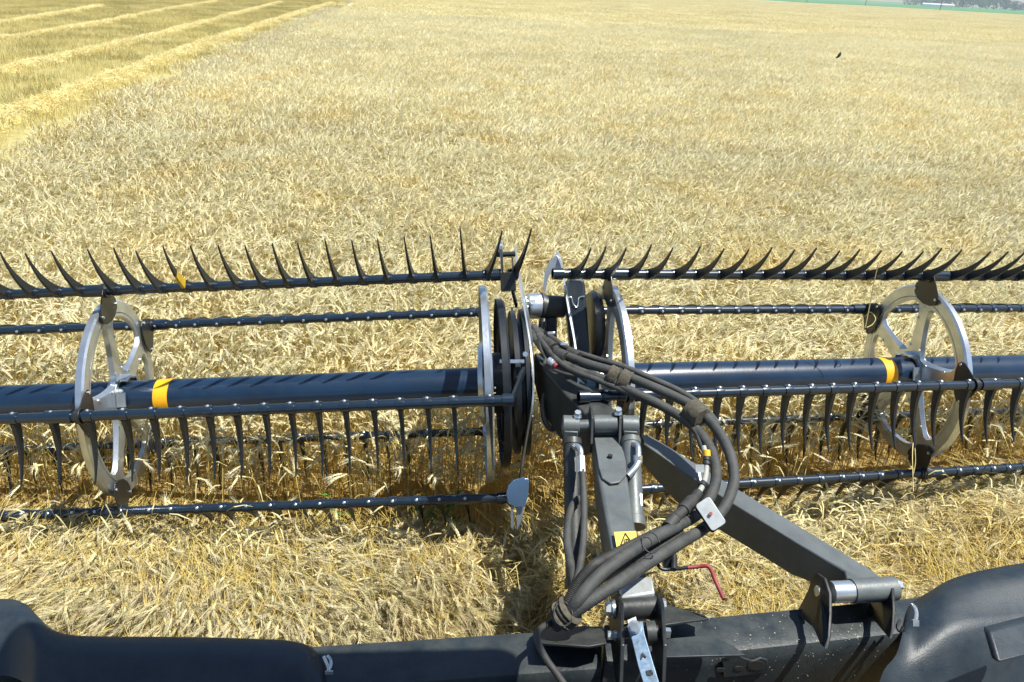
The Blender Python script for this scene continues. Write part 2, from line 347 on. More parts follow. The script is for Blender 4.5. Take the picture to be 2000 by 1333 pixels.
def vn(x, y):     # cheap smooth variation field
    return (math.sin(x*.9+math.sin(y*.7)*1.7)+math.sin(y*1.3+math.sin(x*.5+1)*2.1)+math.sin((x+y)*.33+2)*1.2)/3.2

# ================================================================ STANDING WHEAT
protos = [patch(.5, 520, 0) for _ in range(6)]+[patch(1., 360, 1) for _ in range(5)]+[patch(3., 110, 2) for _ in range(3)]+[patch(.5, 250, 0, hm=.64, hs=.10, az0=-1.5, azs=1.) for _ in range(3)]
pts = []
y = 4.4
while y < 15:
    x = -8
    while x < 12:
        ye = y_edge(x)
        if y-.25 > ye-.02 and x-.25 > left_edge_x(y) and seen(x, y, .7, 160, .8):
            k = vn(x, y)
            tilt = -.06*max(0, 1-(y-ye)/.6)      # the reel pulls the first rows back
            pts.append((int(rng.integers(0, 6)) if y-ye > .55 else 14+int(rng.integers(0, 3)), (x+rng.uniform(-.04, .04), y+rng.uniform(-.04, .04), 0), (-tilt+rng.normal()*.03, rng.normal()*.05, rng.normal()*.45), (1., 1., 1+.025*k+rng.normal()*.015)))
        x += .5
    y += .5
y = 15.
while y < 72:
    x = -40
    while x < 62:
        if x-.5 > left_edge_x(y) and seen(x, y, .7, 120, 1.5):
            k = vn(x, y)+.5*vn(x*.2, y*.3); pts.append((6+int(rng.integers(0, 5)), (x+rng.uniform(-.1, .1), y+rng.uniform(-.1, .1), 0), (0, rng.normal()*.03, rng.normal()*.45), (1.02, 1.02, 1+.02*k)))
        x += 1.
    y += 1.
y = 72.5
while y < 420:
    x = -160
    while x < 330:
        if x-1.5 > left_edge_x(y) and y+1.5 < far_y(x) and seen(x, y, .7, 60, 3):
            k = vn(x*.3, y*.3)+vn(x*.05, y*.09); pts.append((11+int(rng.integers(0, 3)), (x+rng.uniform(-.3, .3), y+rng.uniform(-.3, .3), .05*k), (0, 0, rng.normal()*.4), (1.05, 1.05, 1+.03*k)))
        x += 3.
    y += 3.
wf = scatter('wheat_crop', protos, pts, M['straw'])
tag(wf, 'ripe standing wheat with drooping bearded ears filling the field', 'wheat')
print('wheat points', len(pts))
# understorey of the far crop: the closed canopy below the ear tops (stalk mass), real height
m_can = ground_mat('wheat_canopy', (.50, .46, .28), (.62, .58, .38), (.56, .52, .33), .06, 9)
def canopy():
    vs = []; fs = []; ys = [17, 19, 21, 23, 25, 27, 30, 34, 38, 42, 46, 50, 55, 60, 66, 72, 80, 88, 96, 105, 115, 125, 140, 155, 175, 200, 230, 260, 290, 330]
    nx = 60
    for i, yy in enumerate(ys):
        x0 = left_edge_x(yy)+1.6; x1 = max(40, yy*.85)
        for j in range(nx+1):
            x = x0+(x1-x0)*j/nx; ym = yy if i < len(ys)-1 else far_y(x)-1
            if i >= len(ys)-3: ym = min(ym, far_y(x)-1)
            vs.append((x, ym, .55 if yy < 40 else .66))
    for i in range(len(ys)-1):
        for j in range(nx): a = i*(nx+1)+j; fs.append((a, a+1, a+nx+2, a+nx+1))
    me = bpy.data.meshes.new('wheat_stalk_mass'); me.from_pydata(vs, [], fs); me.materials.append(m_can)
    return tag(link(bpy.data.objects.new('wheat_stalk_mass', me)), 'dense golden stalks below the ear tops of the far crop', 'wheat', kind='stuff')
canopy()

# ================================================================ STUBBLE AND WINDROWS
def tufts(size, n, h, c, wd=.004, lean=.3):
    nb = NB()
    for i in range(n):
        x, y = rng.uniform(-size/2, size/2, 2); a = rng.uniform(0, 6.28); hh = h*rng.uniform(.6, 1.2)
        b = np.array([x, y, 0.]); e = b+np.array([math.cos(a)*lean*hh, math.sin(a)*lean*hh, hh]); nrm = unit(np.array([1., .3*rng.normal(), 0]))
        nb.add([b-nrm*wd, b+nrm*wd, e+nrm*wd, e-nrm*wd], [(0, 1, 2, 3)], jit(c, .25))
    return nb
def rowstrip(L, wd, h, n):
    nb = NB()
    for i in range(n):
        x = rng.uniform(-wd/2, wd/2); y = rng.uniform(-L/2, L/2); z = rng.random()*h*(1-(2*x/wd)**2)
        d = unit(rng.normal(size=3)*[1, 1, .7]+[0, 0, .3]); l2 = rng.uniform(.1, .3); q = np.array([x, y, z]); ribbon(nb, [q-d*l2/2, q+d*l2/2], [.005, .004], jit((.76, .67, .33), .22))
    return nb
spr = [tufts(2., 420, .16, (.50, .43, .17), .006) for _ in range(3)]+[rowstrip(2.2, 1.2, .26, 1500) for _ in range(3)]
pts = []; y = 12
while y < 210:
    x = -160
    while x < left_edge_x(y)-.9:
        if seen(x, y, .1, 60, 2): pts.append((int(rng.integers(0, 3)), (x+rng.uniform(-.3, .3), y, .004), (0, 0, rng.uniform(-3, 3)), (1, 1, 1)))
        x += 1.9
    y += 1.9
for ri, row in enumerate((((-300, 345), (0, 222), (130, 175), (280, 122), (430, 72), (560, 30), (650, 4)), ((-80, 150), (60, 118), (200, 88), (330, 58), (470, 22), (550, 2)), ((-80, 78), (60, 62), (200, 40), (330, 15), (420, 1)), ((-50, 45), (60, 32), (200, 8)))):
    pp = [PH(a, b, .2) for a, b in row]
    for a, b in zip(pp[:-1], pp[1:]):
        L = (b-a).length; n = max(1, int(L/1.7)); ang = math.atan2(b.y-a.y, b.x-a.x)-math.pi/2
        for i in range(n):
            q = a.lerp(b, (i+rng.random()*.4)/n); s_ = rng.uniform(.8, 1.2)*(1 if ri == 0 else .85); pts.append((3+int(rng.integers(0, 3)), (q.x, q.y, 0), (0, 0, ang+rng.normal()*.08), (s_, 1.1, s_)))
sf = scatter('stubble', spr, pts, M['straw'])
tag(sf, 'cut stubble with pale straw windrows left of the standing crop', 'stubble')

# ================================================================ CUT WHEAT MAT ON THE DECK
lp = [lying(.55, 400, asd=.42) for _ in range(5)]+[lying(.55, 330, a0=.5, asd=.35, eark=.55, L0=.5) for _ in range(3)]
pts = []
for side in (0, 1):
    u = -3.6 if side == 0 else .12
    while u < (-.22 if side == 0 else 4.6):
        ye = y_edge(u); v = .44
        while v < 1.75:
            x = u; yy = ye-v
            z = .33+.09*math.sin(u*2.1+1)*math.sin(v*3)+.05*math.sin(u*5.3+v*4)*math.cos(v*7-u)+(.16 if side == 0 else .02)*math.exp(-((v-.95)/.35)**2)-(.0 if v > .2 else .05)
            if side == 0 and u > -.6: z -= (u+.6)*.35
            if side == 1 and u < .6: z -= .12
            z -= max(0, -1.2-u)*.085+max(0, u-1.5)*.03
            rz = 1.3*vn(x*1.9+3, yy*2.6)+rng.normal()*.22+(.35 if side == 0 else .3)
            k = int(rng.integers(0, 5)) if (side == 0 or rng.random() < .35 or v < .45) else 5+int(rng.integers(0, 3))
            pts.append((k, (x+rng.uniform(-.05, .05), yy+rng.uniform(-.04, .04), z), (rng.normal()*.12-.12, rng.normal()*.12, rz), (1, 1, 1.1)))
            v += .2
        u += .26
mat_o = scatter('cut_wheat', lp, pts, M['straw'])
tag(mat_o, 'mat of freshly cut wheat lying on the header deck behind the reel', 'cut wheat')
# leaning rows at the knife: stalks bent back over the knife toward the deck
bent = [patch(.4, 360, 0, hm=.33, hs=.07, az0=-1.6, azs=.9, leanm=.7) for _ in range(4)]
pts = []
u = -4.2
while u < 5.2:
    if not (-.12 < u < .05):
        for v in (.46, .62):
            if rng.random() < .92: pts.append((int(rng.integers(0, 4)), (u+rng.uniform(-.05, .05), y_edge(u)-v, .02), (.05+v*.9+rng.normal()*.08, rng.normal()*.1, rng.normal()*.3), (1, 1, 1.05-v*.3+rng.normal()*.03)))
    u += .33
bo = scatter('bent_wheat', bent, pts, M['straw'])
tag(bo, 'wheat stalks bent back over the knife towards the deck', 'wheat')

# ================================================================ REELS
RR = .7145
REEL = [([-1.34985588, 0.31205912, 5.25120513], -0.01688475, -0.03868066, -0.0871038), ([1.8683777, 0.23078568, 5.68369677], 0.23301768, -0.01324434, -0.07790911)]
def frame(r):
    c, a, b, th = REEL[r]; d = Vector((math.cos(a)*math.cos(b), math.sin(b), math.sin(a)*math.cos(b)))
    e1 = d.cross(Vector((0, -1, 0))).normalized()
    if e1.z > 0: e1 = -e1
    e2 = d.cross(e1)
    if e2.y > 0: e2 = -e2
    W = lambda q: (RT*q.x-UP*q.y+FW*q.z)
    return C(*c), W(d), W(e1), W(e2), th
def sat(o, d, px):
    lo, hi = -4.5, 6.
    # bisection on the projected column
    for _ in range(50):
        m = (lo+hi)/2
        if proj(o+d*m)[0] < px: lo = m
        else: hi = m
    return lo
TINE_ANG = {0: (-115, 28), 1: (14, 44), 2: (164, 20), 3: (-125, 25), 4: (-162, 28)}
def tine_mesh(mname, yellow=False):
    """local: x along bar, z outward base direction, y positive = bend side"""
    mb = MB(); L = .36; n = 9; vs = []
    for i in range(n+1):
        t = i/n; a = R_(32)*t; z = .02+L*t*math.cos(a*.55); yb = L*t*math.sin(a*.6)
        wd = (.027*(1-t)**1.1+.0045); th = .0085*(1-t)+.003
        vs += [(-th, yb-wd, z), (th, yb-wd, z), (th, yb+wd, z), (-th, yb+wd, z)]
    fs = [(4*i+j, 4*i+(j+1) % 4, 4*i+4+(j+1) % 4, 4*i+4+j) for i in range(n) for j in range(4)]+[(0, 3, 2, 1), (4*n, 4*n+1, 4*n+2, 4*n+3)]
    mb.cur = 0; mb.add(vs, fs)
    if yellow: mb.mi = [3 if (i//4 >= 4 or i//4 == 0) else 0 for i in range(4*n)]+[3, 3]
    mb.cur = 1; mb.lathe((0, 0, 0), (1, 0, 0), [(-.024, .0285), (-.024, .0335), (-.014, .0345), (.014, .0345), (.024, .0335), (.024, .0285)], 16)
    mb.cur = 2; mb.dome((0, 0, -.033), (0, 0, -1), .010, .008)
    me = bpy.data.meshes.new(mname); me.from_pydata([tuple(v) for v in mb.v], [], mb.f)
    for q in (M['ypl'] if yellow else M['plastic'], M['bar'], M['bolt'], M['plastic']): me.materials.append(q)
    me.polygons.foreach_set('material_index', mb.mi); me.shade_smooth(); me.set_sharp_from_angle(angle=R_(40))
    return me
TM = tine_mesh('tine'); TMY = tine_mesh('yellow_tine', True)
XS = {
 (0, 1): [-80, -30, 18, 68.4, 115.7, 162.9, 228.6, 275.4, 317.7, 366.8, 417.2, 467.2, 516.7, 565, 613.4, 663, 711.5, 759.7, 807, 854.6, 909.5, 948, 1003],
 (0, 2): [-50, -5, 38, 82.4, 124.7, 209, 252, 306.5, 347, 384, 426.2, 470.3, 511, 554, 595.4, 637.3, 679.6, 721, 762.4, 803.8, 844.7, 892, 920],
 (0, 0): [-55, 26, 102, 175.5, 244, 298, 355, 407, 461, 516, 568, 622, 675, 728, 781, 833.5, 886.6, 957],
 (0, 3): [-50, 0, 50, 100, 190, 240, 280, 320, 374.5, 417, 461.5, 502, 544, 586, 628, 670, 711, 753, 794, 836, 890],
 (0, 4): [-50, 0, 48, 100, 145, 190, 240, 296, 337, 388, 435, 484, 532, 580, 627, 675, 723, 768.7, 815, 860, 910],
 (1, 1): [1117, 1145, 1182, 1228, 1268, 1319.3, 1362.6, 1406, 1449, 1491.4, 1532.7, 1573, 1612, 1651, 1689.7, 1728.2, 1764.7, 1801, 1853, 1887, 1918.6, 1951, 1984, 2016, 2050],
 (1, 2): [1252.5, 1291, 1328.6, 1365, 1402, 1438.8, 1475, 1511.3, 1547, 1581.8, 1616, 1650, 1690, 1750, 1783.7, 1817, 1876.5, 1909.7, 1938.8, 1968.4, 1995.5, 2024, 2052],
 (1, 0): [1183, 1215, 1262, 1309, 1355.8, 1403, 1449, 1494, 1537.6, 1583, 1626, 1668.7, 1711, 1752.5, 1793.8, 1836, 1889.4, 1941, 1992, 2042, 2090],
 (1, 3): [1290, 1328, 1366, 1404, 1441, 1478, 1514, 1550, 1585, 1620, 1655, 1690, 1724, 1757, 1790, 1845, 1876, 1907, 1938, 1968, 1998, 2030],
 (1, 4): [1190, 1230, 1275, 1320, 1470, 1517, 1561, 1602.6, 1641, 1680, 1718, 1757, 1835.5, 1870, 1903, 1935.6, 1966.8, 1997, 2027, 2060]}
def disc_plate(mb, o, d, e1, e2, th0, rin=.53, rout=.62, holes=True, sg=1):
    """pressed steel spider: flanged ring, five wide-based spokes, clamp hub"""
    def pt(r, a, s): return o+e1*(r*math.cos(a))+e2*(r*math.sin(a))+d*(s*sg)
    n = 80
    # flanged ring: profile ring (s, r)
    prof = [(.0, rin), (.012, rin+.01), (.012, rout-.012), (.0, rout), (-.035, rout), (-.035, rout-.004), (-.003, rout-.005), (.007, rout-.015), (.007, rin+.012), (-.004, rin)]
    vs = [pt(r, 2*math.pi*i/n, s) for i in range(n) for s, r in prof]; k = len(prof)
    mb.add(vs, [(i*k+j, ((i+1) % n)*k+j, ((i+1) % n)*k+(j+1) % k, i*k+(j+1) % k) for i in range(n) for j in range(k)])
    # five sectors with one rounded opening each
    K = 40
    for q in range(5):
        ac = th0+(q+.5)*2*math.pi/5; ca, sa = math.cos(ac), math.sin(ac); hub = .125
        cx = .335
        outer = []; inner = []
        for i in range(K):
            t = 2*math.pi*i/K; dx, dy = math.cos(t), math.sin(t)
            lo, hi = 0, .7                       # march to the sector boundary
            for _ in range(26):
                m = (lo+hi)/2; X = cx+dx*m; Y = dy*m; r = math.hypot(X, Y); a = math.atan2(Y, X)
                if r < rin+.004 and r > hub and abs(a) < math.pi/5: lo = m
                else: hi = m
            outer.append((cx+dx*lo, dy*lo))
            # rounded triangular opening, wide toward the rim
            lo, hi = 0, .5
            for _ in range(26):
                m = (lo+hi)/2; X = cx+dx*m; Y = dy*m; r = math.hypot(X, Y)
                w_ = .255*min(1, max(0, (X-.155))/.30)**.85
                g = (abs((X-.337)/.168))**2.8+(abs(Y)/max(.02, w_))**2.6
                if g < 1: lo = m
                else: hi = m
            inner.append((cx+dx*lo, dy*lo))
        def w3(p2, s): X, Y = p2; r = math.hypot(X, Y); a = math.atan2(Y, X)+ac; return pt(r, a, s)
        rows = []
        for s0, mixk in ((.012, 0), (.012, .75), (-.012, 1.), (-.016, 1.), (.006, .72), (.006, 0)):
            rows.append([w3((a[0]*(1-mixk)+b[0]*mixk, a[1]*(1-mixk)+b[1]*mixk), s0) for a, b in zip(outer, inner)])
        vs = [p for r in rows for p in r]; fs = []
        for j in range(len(rows)-1):
            for i in range(K): fs.append((j*K+i, j*K+(i+1) % K, (j+1)*K+(i+1) % K, (j+1)*K+i))
        mb.add(vs, fs)
    # hub clamp
    mb.lathe(o-d*.03, d, [(0, .112), (0, .142), (.02, .147), (.06, .147), (.06, .112)], 40)
    for q in range(5):
        a = th0+q*2*math.pi/5
        mb.box(pt(.135, a, .045), -e1*math.sin(a)+e2*math.cos(a), d, e1*math.cos(a)+e2*math.sin(a), .045, .028, .006)
def bracket(mb, o, d, e1, e2, a, s, flip=1, th=.008):
    """dark rounded kite plate carrying one bat"""
    def pt(r, t): return o+e1*(r*math.cos(t))+e2*(r*math.sin(t))+d*s
    poly2 = [(.565, -.255), (.60, -.27), (.632, -.245), (.70, -.12), (.742, -.045), (.75, 0), (.742, .045), (.70, .09), (.635, .22), (.60, .245), (.568, .235), (.535, .16), (.515, .0), (.53, -.16)]
    mb.prism([pt(r, a+flip*t*.9) for r, t in poly2], d, th)
def make_reel(r, name, label, disc_s, ext):
    c, d, e1, e2, th = frame(r)
    root = thing(name, c-Vector((0, 0, 0)), label, 'reel')
    ct = c-e2*.012; mb = MB(); mb.lathe(ct, d, [(ext[0], .001), (ext[0], .115), (ext[1], .115), (ext[1], .001)], 48); build('centre_tube', mb, M['tube'], root)
    bs = sat(c, d, 327 if r == 0 else 1722)
    mb = MB(); mb.lathe(ct, d, [(bs-.045, .115), (bs-.045, .117), (bs+.045, .117), (bs+.045, .115)], 48)
    build('yellow_band', mb, M['tape'], root)
    for b in range(5):
        an = th+b*2*math.pi/5; rad = e1*math.cos(an)+e2*math.sin(an); o = c+rad*RR
        mb = MB(); s0, s1 = ext[0], ext[1]
        if r == 0: s1 = sat(o, d, {0: 1003, 1: 978, 2: 948, 3: 955, 4: 990}[b])
        else: s0 = sat(o, d, {0: 1150, 1: 1098, 2: 1165, 3: 1180, 4: 1200}[b])
        mb.lathe(o, d, [(s0, .001), (s0, .0285), (s1, .0285), (s1, .001)], 24)
        for ds in disc_s:
            mb.lathe(o, d, [(ds-.075, .0285), (ds-.075, .0375), (ds+.075, .0375), (ds+.075, .0285)], 24)
        e_ = s1 if r == 0 else s0; mb.lathe(o, d, [(e_-.06, .0285), (e_-.06, .036), (e_+.002, .036), (e_+.002, .0005)], 24)
        bar = build('bat_bar', mb, M['bar'], root)
        a0, cv = TINE_ANG[b]; a0 = R_(a0)
        if r == 1 and b == 1: a0 = R_(2)
        zd = e1*math.cos(a0)+e2*math.sin(a0); yd = -e1*math.sin(a0)+e2*math.cos(a0); xd = yd.cross(zd)
        for i, px in enumerate(XS[(r, b)]):
            s_ = sat(o, d, px)
            yl = (r, b) == (0, 1) and px == 366.8
            t = link(bpy.data.objects.new('tine', TMY if yl else TM)); t.parent = bar
            a1 = a0+rng.normal()*.025+(.12 if ((r, b) == (0, 1) and px > 900) else 0)
            zd = e1*math.cos(a1)+e2*math.sin(a1); yd = -e1*math.sin(a1)+e2*math.cos(a1); xd = yd.cross(zd)
            if (r, b) == (0, 1) and px > 940: q2 = Quaternion(yd, .32*(1 if xd.dot(d) > 0 else -1)); zd = q2@zd; xd = q2@xd
            q = o+d*(s_+rng.normal()*.003)-c
            t.matrix_basis = Matrix(((xd.x, yd.x, zd.x, q.x), (xd.y, yd.y, zd.y, q.y), (xd.z, yd.z, zd.z, q.z), (0, 0, 0, 1)))
            if yl: t['label'] = 'yellow-painted tine'
    e1r = e1; e1 = e1+d*(.12 if r == 0 else -.12); fs_ = 1 if r == 0 else -1
    for ds in disc_s:
        mbd = MB(); disc_plate(mbd, c+d*ds, d, e1, e2, th, sg=fs_); mbd.cur = 1; mb2 = mbd; dk = thing('reel_disc', (0, 0, 0), None, None); brk = []
        for q in range(5):
            a = th+q*2*math.pi/5
            mb = MB(); bracket(mb, c, d, e1, e2, a, ds+fs_*.028, 1 if r == 0 else 1)
            cc = c+e1*(RR*math.cos(a))+e2*(RR*math.sin(a)); mb.lathe(cc, d, [(ds+fs_*.028-.015, .0376), (ds+fs_*.028-.015, .044), (ds+fs_*.028+.015, .044), (ds+fs_*.028+.015, .0376)], 20)
            brk.append(mb)
            for rr_, t, h_ in ((.60, -.21, .033), (.60, .19, .033), (.40, .10, .012), (.20, .3, .012), (.20, -.3, .012)):
                p_ = c+e1*(rr_*math.cos(a+t))+e2*(rr_*math.sin(a+t))
                mb2.hexb(p_+d*(ds+fs_*h_), d*fs_, .0095, .008)
        bpy.data.objects.remove(dk); dk = build('reel_disc', mbd, [M['zinc'], M['bolt']], root, ang=28)
        for mb in brk: build('bat_bracket', mb, M['black'], dk, bevel=.002)
    return root, c, d, e1r, e2, th
RL = make_reel(0, 'pickup_reel', 'left pickup reel with blue black centre tube, yellow band and rows of black tines', [-1.13], (-3.2, 1.32))
RRt = make_reel(1, 'pickup_reel', 'right pickup reel running to the right edge, seen behind the looped hydraulic hoses', [-1.30, 1.0], (-1.62, 3.0))
exec_centre = True

# ---------------------------------------------------------------- centre end discs and shields, fixed to the reels
def ring_disc(mb, o, d, e1, e2, prof, n=64):
    mb.lathe(o, d, prof, n, u=e1)
root, c, d, e1, e2, th = RL
e1s = e1+d*.12
def slathe(mb, o, d, prof, n=64):
    vs = [o+d*a+e1s*(r*math.cos(t))+e2*(r*math.sin(t)) for a, r in prof for t in [2*math.pi*i/n for i in range(n)]]
    mb.add(vs, [(j*n+i, j*n+(i+1) % n, (j+1)*n+(i+1) % n, (j+1)*n+i) for j in range(len(prof)-1) for i in range(n)])
mb = MB(); o = c+d*1.20; disc_plate(mb, o, d, e1+d*.075, e2, th)
e1s = e1+d*.075
mb.lathe(o-d*.05, d, [(0, .10), (0, .25), (.03, .27), (.06, .25), (.06, .10)], 48)
mb.cur = 1
for i in range(15):
    a = i*2*math.pi/15; mb.hexb(o+d*.02+e1s*(.58*math.cos(a))+e2*(.58*math.sin(a)), d, .007, .006)
for i in range(8):
    a = i*2*math.pi/8; mb.hexb(o+d*.012+e1*(.2*math.cos(a))+e2*(.2*math.sin(a)), d, .013, .014)
build('end_disc', mb, [M['zinc'], M['bolt']], root)
mb = MB(); o = c+d*1.39
slathe(mb, o, d, [(-.05, .08), (-.05, .42), (-.04, .45), (-.01, .45), (-.005, .40), (.015, .40), (.02, .46), (.045, .46), (.05, .44), (.05, .24), (.07, .22), (.07, .001)], 56)
for i in range(5):
    a = th+i*2*math.pi/5+.25
    q = o+e1s*(.5*math.cos(a))+e2*(.5*math.sin(a)); q2 = c+d*1.36+e1*(RR*math.cos(th+i*2*math.pi/5))+e2*(RR*math.sin(th+i*2*math.pi/5))
    ax = (q2-q).normalized(); mb.box((q+q2)/2, ax, ax.cross(d), d, (q2-q).length/2+.02, .022, .008)
mb.cur = 1
for i in range(12):
    a = i*2*math.pi/12; mb.hexb(o+d*.05+e1s*(.38*math.cos(a))+e2*(.38*math.sin(a)), d, .009, .01)
build('cam_disc', mb, [M['plastic'], M['bolt']], root)
mb = MB(); disc_plate(mb, c+d*1.30, d, e1+d*.085, e2, th+.5, rin=.46, rout=.53); mb.lathe(c, d, [(1.2, .12), (1.22, .19), (1.38, .19), (1.40, .12)], 40); build('spoked_cam_plate', mb, M['plastic'], root)
# top bat end bracket with two upright steel ears
mb = MB(); o = c+(e1*math.cos(th+2*math.pi/5)+e2*math.sin(th+2*math.pi/5))*RR
for px, hh, dz in ((982, .115, .05), (1002, .07, .0)):
    s_ = sat(o, d, px); q = o+d*s_
    poly = [(-.045, -.10), (.045, -.10), (.05, .03), (.035, hh+dz*.6), (.0, hh+.03+dz), (-.035, hh+dz*.6), (-.05, .03)]
    mb.prism([q+e1*a+e2*b for a, b in poly], d, .010)
s_ = sat(o, d, 992); mb.box(o+d*s_-e2*.045, d, e1, e2, .045, .05, .055); mb.cyl(o+d*(s_-.06)+e2*.12, o+d*(s_+.05)+e2*.12, .016)
build('bat_end_bracket', mb, M['black'], root, bevel=.002)
mb = MB(); q = o+d*sat(o, d, 976); mb.cyl(q+e2*.16, q+e2*.16+d*.025, .035); mb.prism([q+e1*a+e2*b+d*.012 for a, b in ((-.03, .16), (.03, .16), (.022, .02), (-.022, .02))], d, .010)
mb.hexb(q+e2*.16-d*.004, -d, .016, .012); build('steel_link', mb, M['zinc'], root, bevel=.002)

def crescent(px_pts, depth, th=.010):
    """edge-on divider plate: outer edge through the points, inner edge farther from the machine"""
    outer = [P(*p) for p in px_pts]; outer = smoothpath(outer, 5)
    mid = sum(outer, Vector())/len(outer)
    inner = [q+(Vector((0, 1, .0))*depth(i/(len(outer)-1))) for i, q in enumerate(outer)]
    vs = []; nrm = Vector((1, 0, 0))
    for a, b in zip(outer, inner): vs += [a-nrm*th/2, a+nrm*th/2, b+nrm*th/2, b-nrm*th/2]
    k = len(outer); fs = [(4*i+j, 4*i+(j+1) % 4, 4*i+4+(j+1) % 4, 4*i+4+j) for i in range(k-1) for j in range(4)]+[(0, 3, 2, 1), (4*k-4, 4*k-3, 4*k-2, 4*k-1)]
    mb = MB(); mb.add(vs, fs); return mb
# ================================================================ REEL CENTRE ARM
arm = thing('hydraulic_reel_support', P(1235, 1200, 3.4), 'dusty grey centre arm with hydraulic cylinders reaching from the beam to the reels', 'reel arm')
def slab(pts_top, drop, m, name, parent, bevel=.006, **k):
    """closed body from a top outline, extruded straight down by drop"""
    n = len(pts_top); top = [Vector(p) for p in pts_top]; dr = drop if isinstance(drop, (list, tuple)) else [drop]*n
    bot = [p-Vector((0, 0, q)) for p, q in zip(top, dr)]; mb = MB()
    mb.add(top+bot, [tuple(range(n)), tuple(range(n, 2*n))[::-1]]+[(i, n+i, n+(i+1) % n, (i+1) % n) for i in range(n)])
    return build(name, mb, m, parent, bevel=bevel, **k)
# main box arm: rings of four corners from hinge to foot
mb = MB()
prs = [((1158, 850), (1212, 850), 4.40, .13), ((1167, 925), (1226, 925), 4.10, .17), ((1180, 1000), (1237, 1000), 3.84, .19), ((1192, 1060), (1247, 1060), 3.65, .19), ((1206, 1150), (1273, 1145), 3.38, .16)]
rings = []
for a, b, z, h in prs:
    A, B = P(a[0], a[1], z), P(b[0], b[1], z); B.z = A.z; D = Vector((0, -.12*h, -h))
    rings += [A, B, B+D, A+D]
k = len(prs); mb.add(rings, [(4*i+j, 4*i+(j+1) % 4, 4*i+4+(j+1) % 4, 4*i+4+j) for i in range(k-1) for j in range(4)]+[(3, 2, 1, 0), (4*k-4, 4*k-3, 4*k-2, 4*k-1)])
ab = build('arm_beam', mb, M['grey'], arm, bevel=.018, seg=3)
mb = MB()      # doubler plate with rounded end on the top face
tl = [P(1160, 856, 4.385), P(1211, 856, 4.385), P(1222, 905, 4.18), P(1223, 930, 4.075), P(1210, 945, 4.02), P(1192, 948, 4.01), P(1176, 938, 4.05), P(1169, 915, 4.13)]
mb.prism([p+Vector((0, 0, .006)) for p in tl], (0, .1, 1), .010); build('doubler_plate', mb, M['grey'], arm, bevel=.003)
mb = MB(); q = P(1191, 897, 4.2); mb.cyl(q+Vector((0, 0, .0)), q+Vector((0, 0, .024)), .012); build('plate_hole', mb, M['ink'], arm)
mb = MB()      # bare metal foot of the arm
A = [P(1207, 1142, 3.40), P(1272, 1136, 3.40), P(1278, 1168, 3.30), P(1212, 1178, 3.30)]
mb.prism([p+Vector((0, 0, .012)) for p in A], (0, .15, 1), .03); build('worn_steel_foot', mb, M['white'], arm, bevel=.008)
mb = MB(); mb.cyl(P(1205, 1190, 3.3), P(1283, 1186, 3.3), .045, n=28); build('foot_tube', mb, M['greyd'], arm)
# decal
def decal_frame(c_, ax, ay, nrm): return c_, ax, ay, nrm
a_, b_, c_, d_ = P(1199, 1047, 3.69), P(1242, 1045, 3.69), P(1246, 1085, 3.565), P(1206, 1087, 3.565)
nrm = (b_-a_).cross(d_-a_).normalized(); nrm = nrm if nrm.z > 0 else -nrm
off = nrm*.020
def bil(u, v, k=0.): return a_.lerp(b_, u).lerp(d_.lerp(c_, u), v)+off+nrm*k
mb = MB(); mb.prism([bil(0, 0), bil(1, 0), bil(1, 1), bil(0, 1)], nrm, .003); dc = build('warning_decal', mb, M['label'], arm)
mb = MB()
def bars(pts, w_, k=.004):
    for p0, p1 in zip(pts[:-1], pts[1:]):
        A, B = bil(*p0, k), bil(*p1, k); ax = (B-A).normalized(); mb.box((A+B)/2, ax, ax.cross(nrm), nrm, (B-A).length/2+w_*.4, w_/2, .0008)
bars([(.5, .12), (.9, .88), (.1, .88), (.5, .12)], .005)
bars([(.5+.1*math.cos(t), .5+.1*math.sin(t)) for t in [i*math.pi/5 for i in range(11)]], .003)
bars([(.38, .66), (.62, .78)], .006); bars([(.36, .80), (.64, .66)], .006); bars([(.5, .45), (.5, .55)], .004)
build('warning_symbol', mb, M['ink'], dc)
# gooseneck from hinge to the reel shaft
mb = MB()
prs = [((1043, 690), (1098, 690), 5.25, .15), ((1062, 722), (1128, 735), 4.98, .26), ((1100, 765), (1168, 772), 4.72, .28), ((1146, 812), (1208, 806), 4.50, .22), ((1152, 838), (1212, 832), 4.40, .12)]
rings = []
for a, b, z, h in prs:
    A, B = P(a[0], a[1], z), P(b[0], b[1], z); D = Vector((0, -.05, -h)); rings += [A, B, B+D, A+D]
k = len(prs); mb.add(rings, [(4*i+j, 4*i+(j+1) % 4, 4*i+4+(j+1) % 4, 4*i+4+j) for i in range(k-1) for j in range(4)]+[(3, 2, 1, 0), (4*k-4, 4*k-3, 4*k-2, 4*k-1)])
build('gooseneck', mb, M['greyd'], arm, bevel=.008)
# hinge: clevis plates, pin, cylinder eyes
for px in (1155, 1209):
    mb = MB(); q = P(px, 830, 4.38); poly = [(-.10, -.06), (-.02, .055), (.03, .065), (.12, .05), (.16, -.02), (.12, -.10), (-.02, -.12)]
    mb.prism([q+Vector((0, a, b)) for a, b in poly], (1, 0, .05), .014)
    build('clevis_plate', mb, M['greyd'], arm, bevel=.003)
mb = MB(); mb.cyl(P(1102, 833, 4.38), P(1247, 827, 4.38), .030, n=24); mb.cyl(P(1160, 829, 4.38), P(1204, 828, 4.38), .048, n=28); build('hinge_pin', mb, M['grey'], arm)
mb = MB()
for px, py in ((1128, 813), (1207, 807)): mb.hexb(P(px, py, 4.36), (0, -.3, 1), .018, .03); mb.cyl(P(px, py+4, 4.36), P(px, py-2, 4.36), .022)
mb.hexb(P(1102, 833, 4.38), (-1, 0, 0), .02, .012); build('pin_bolt', mb, M['bolt'], arm)
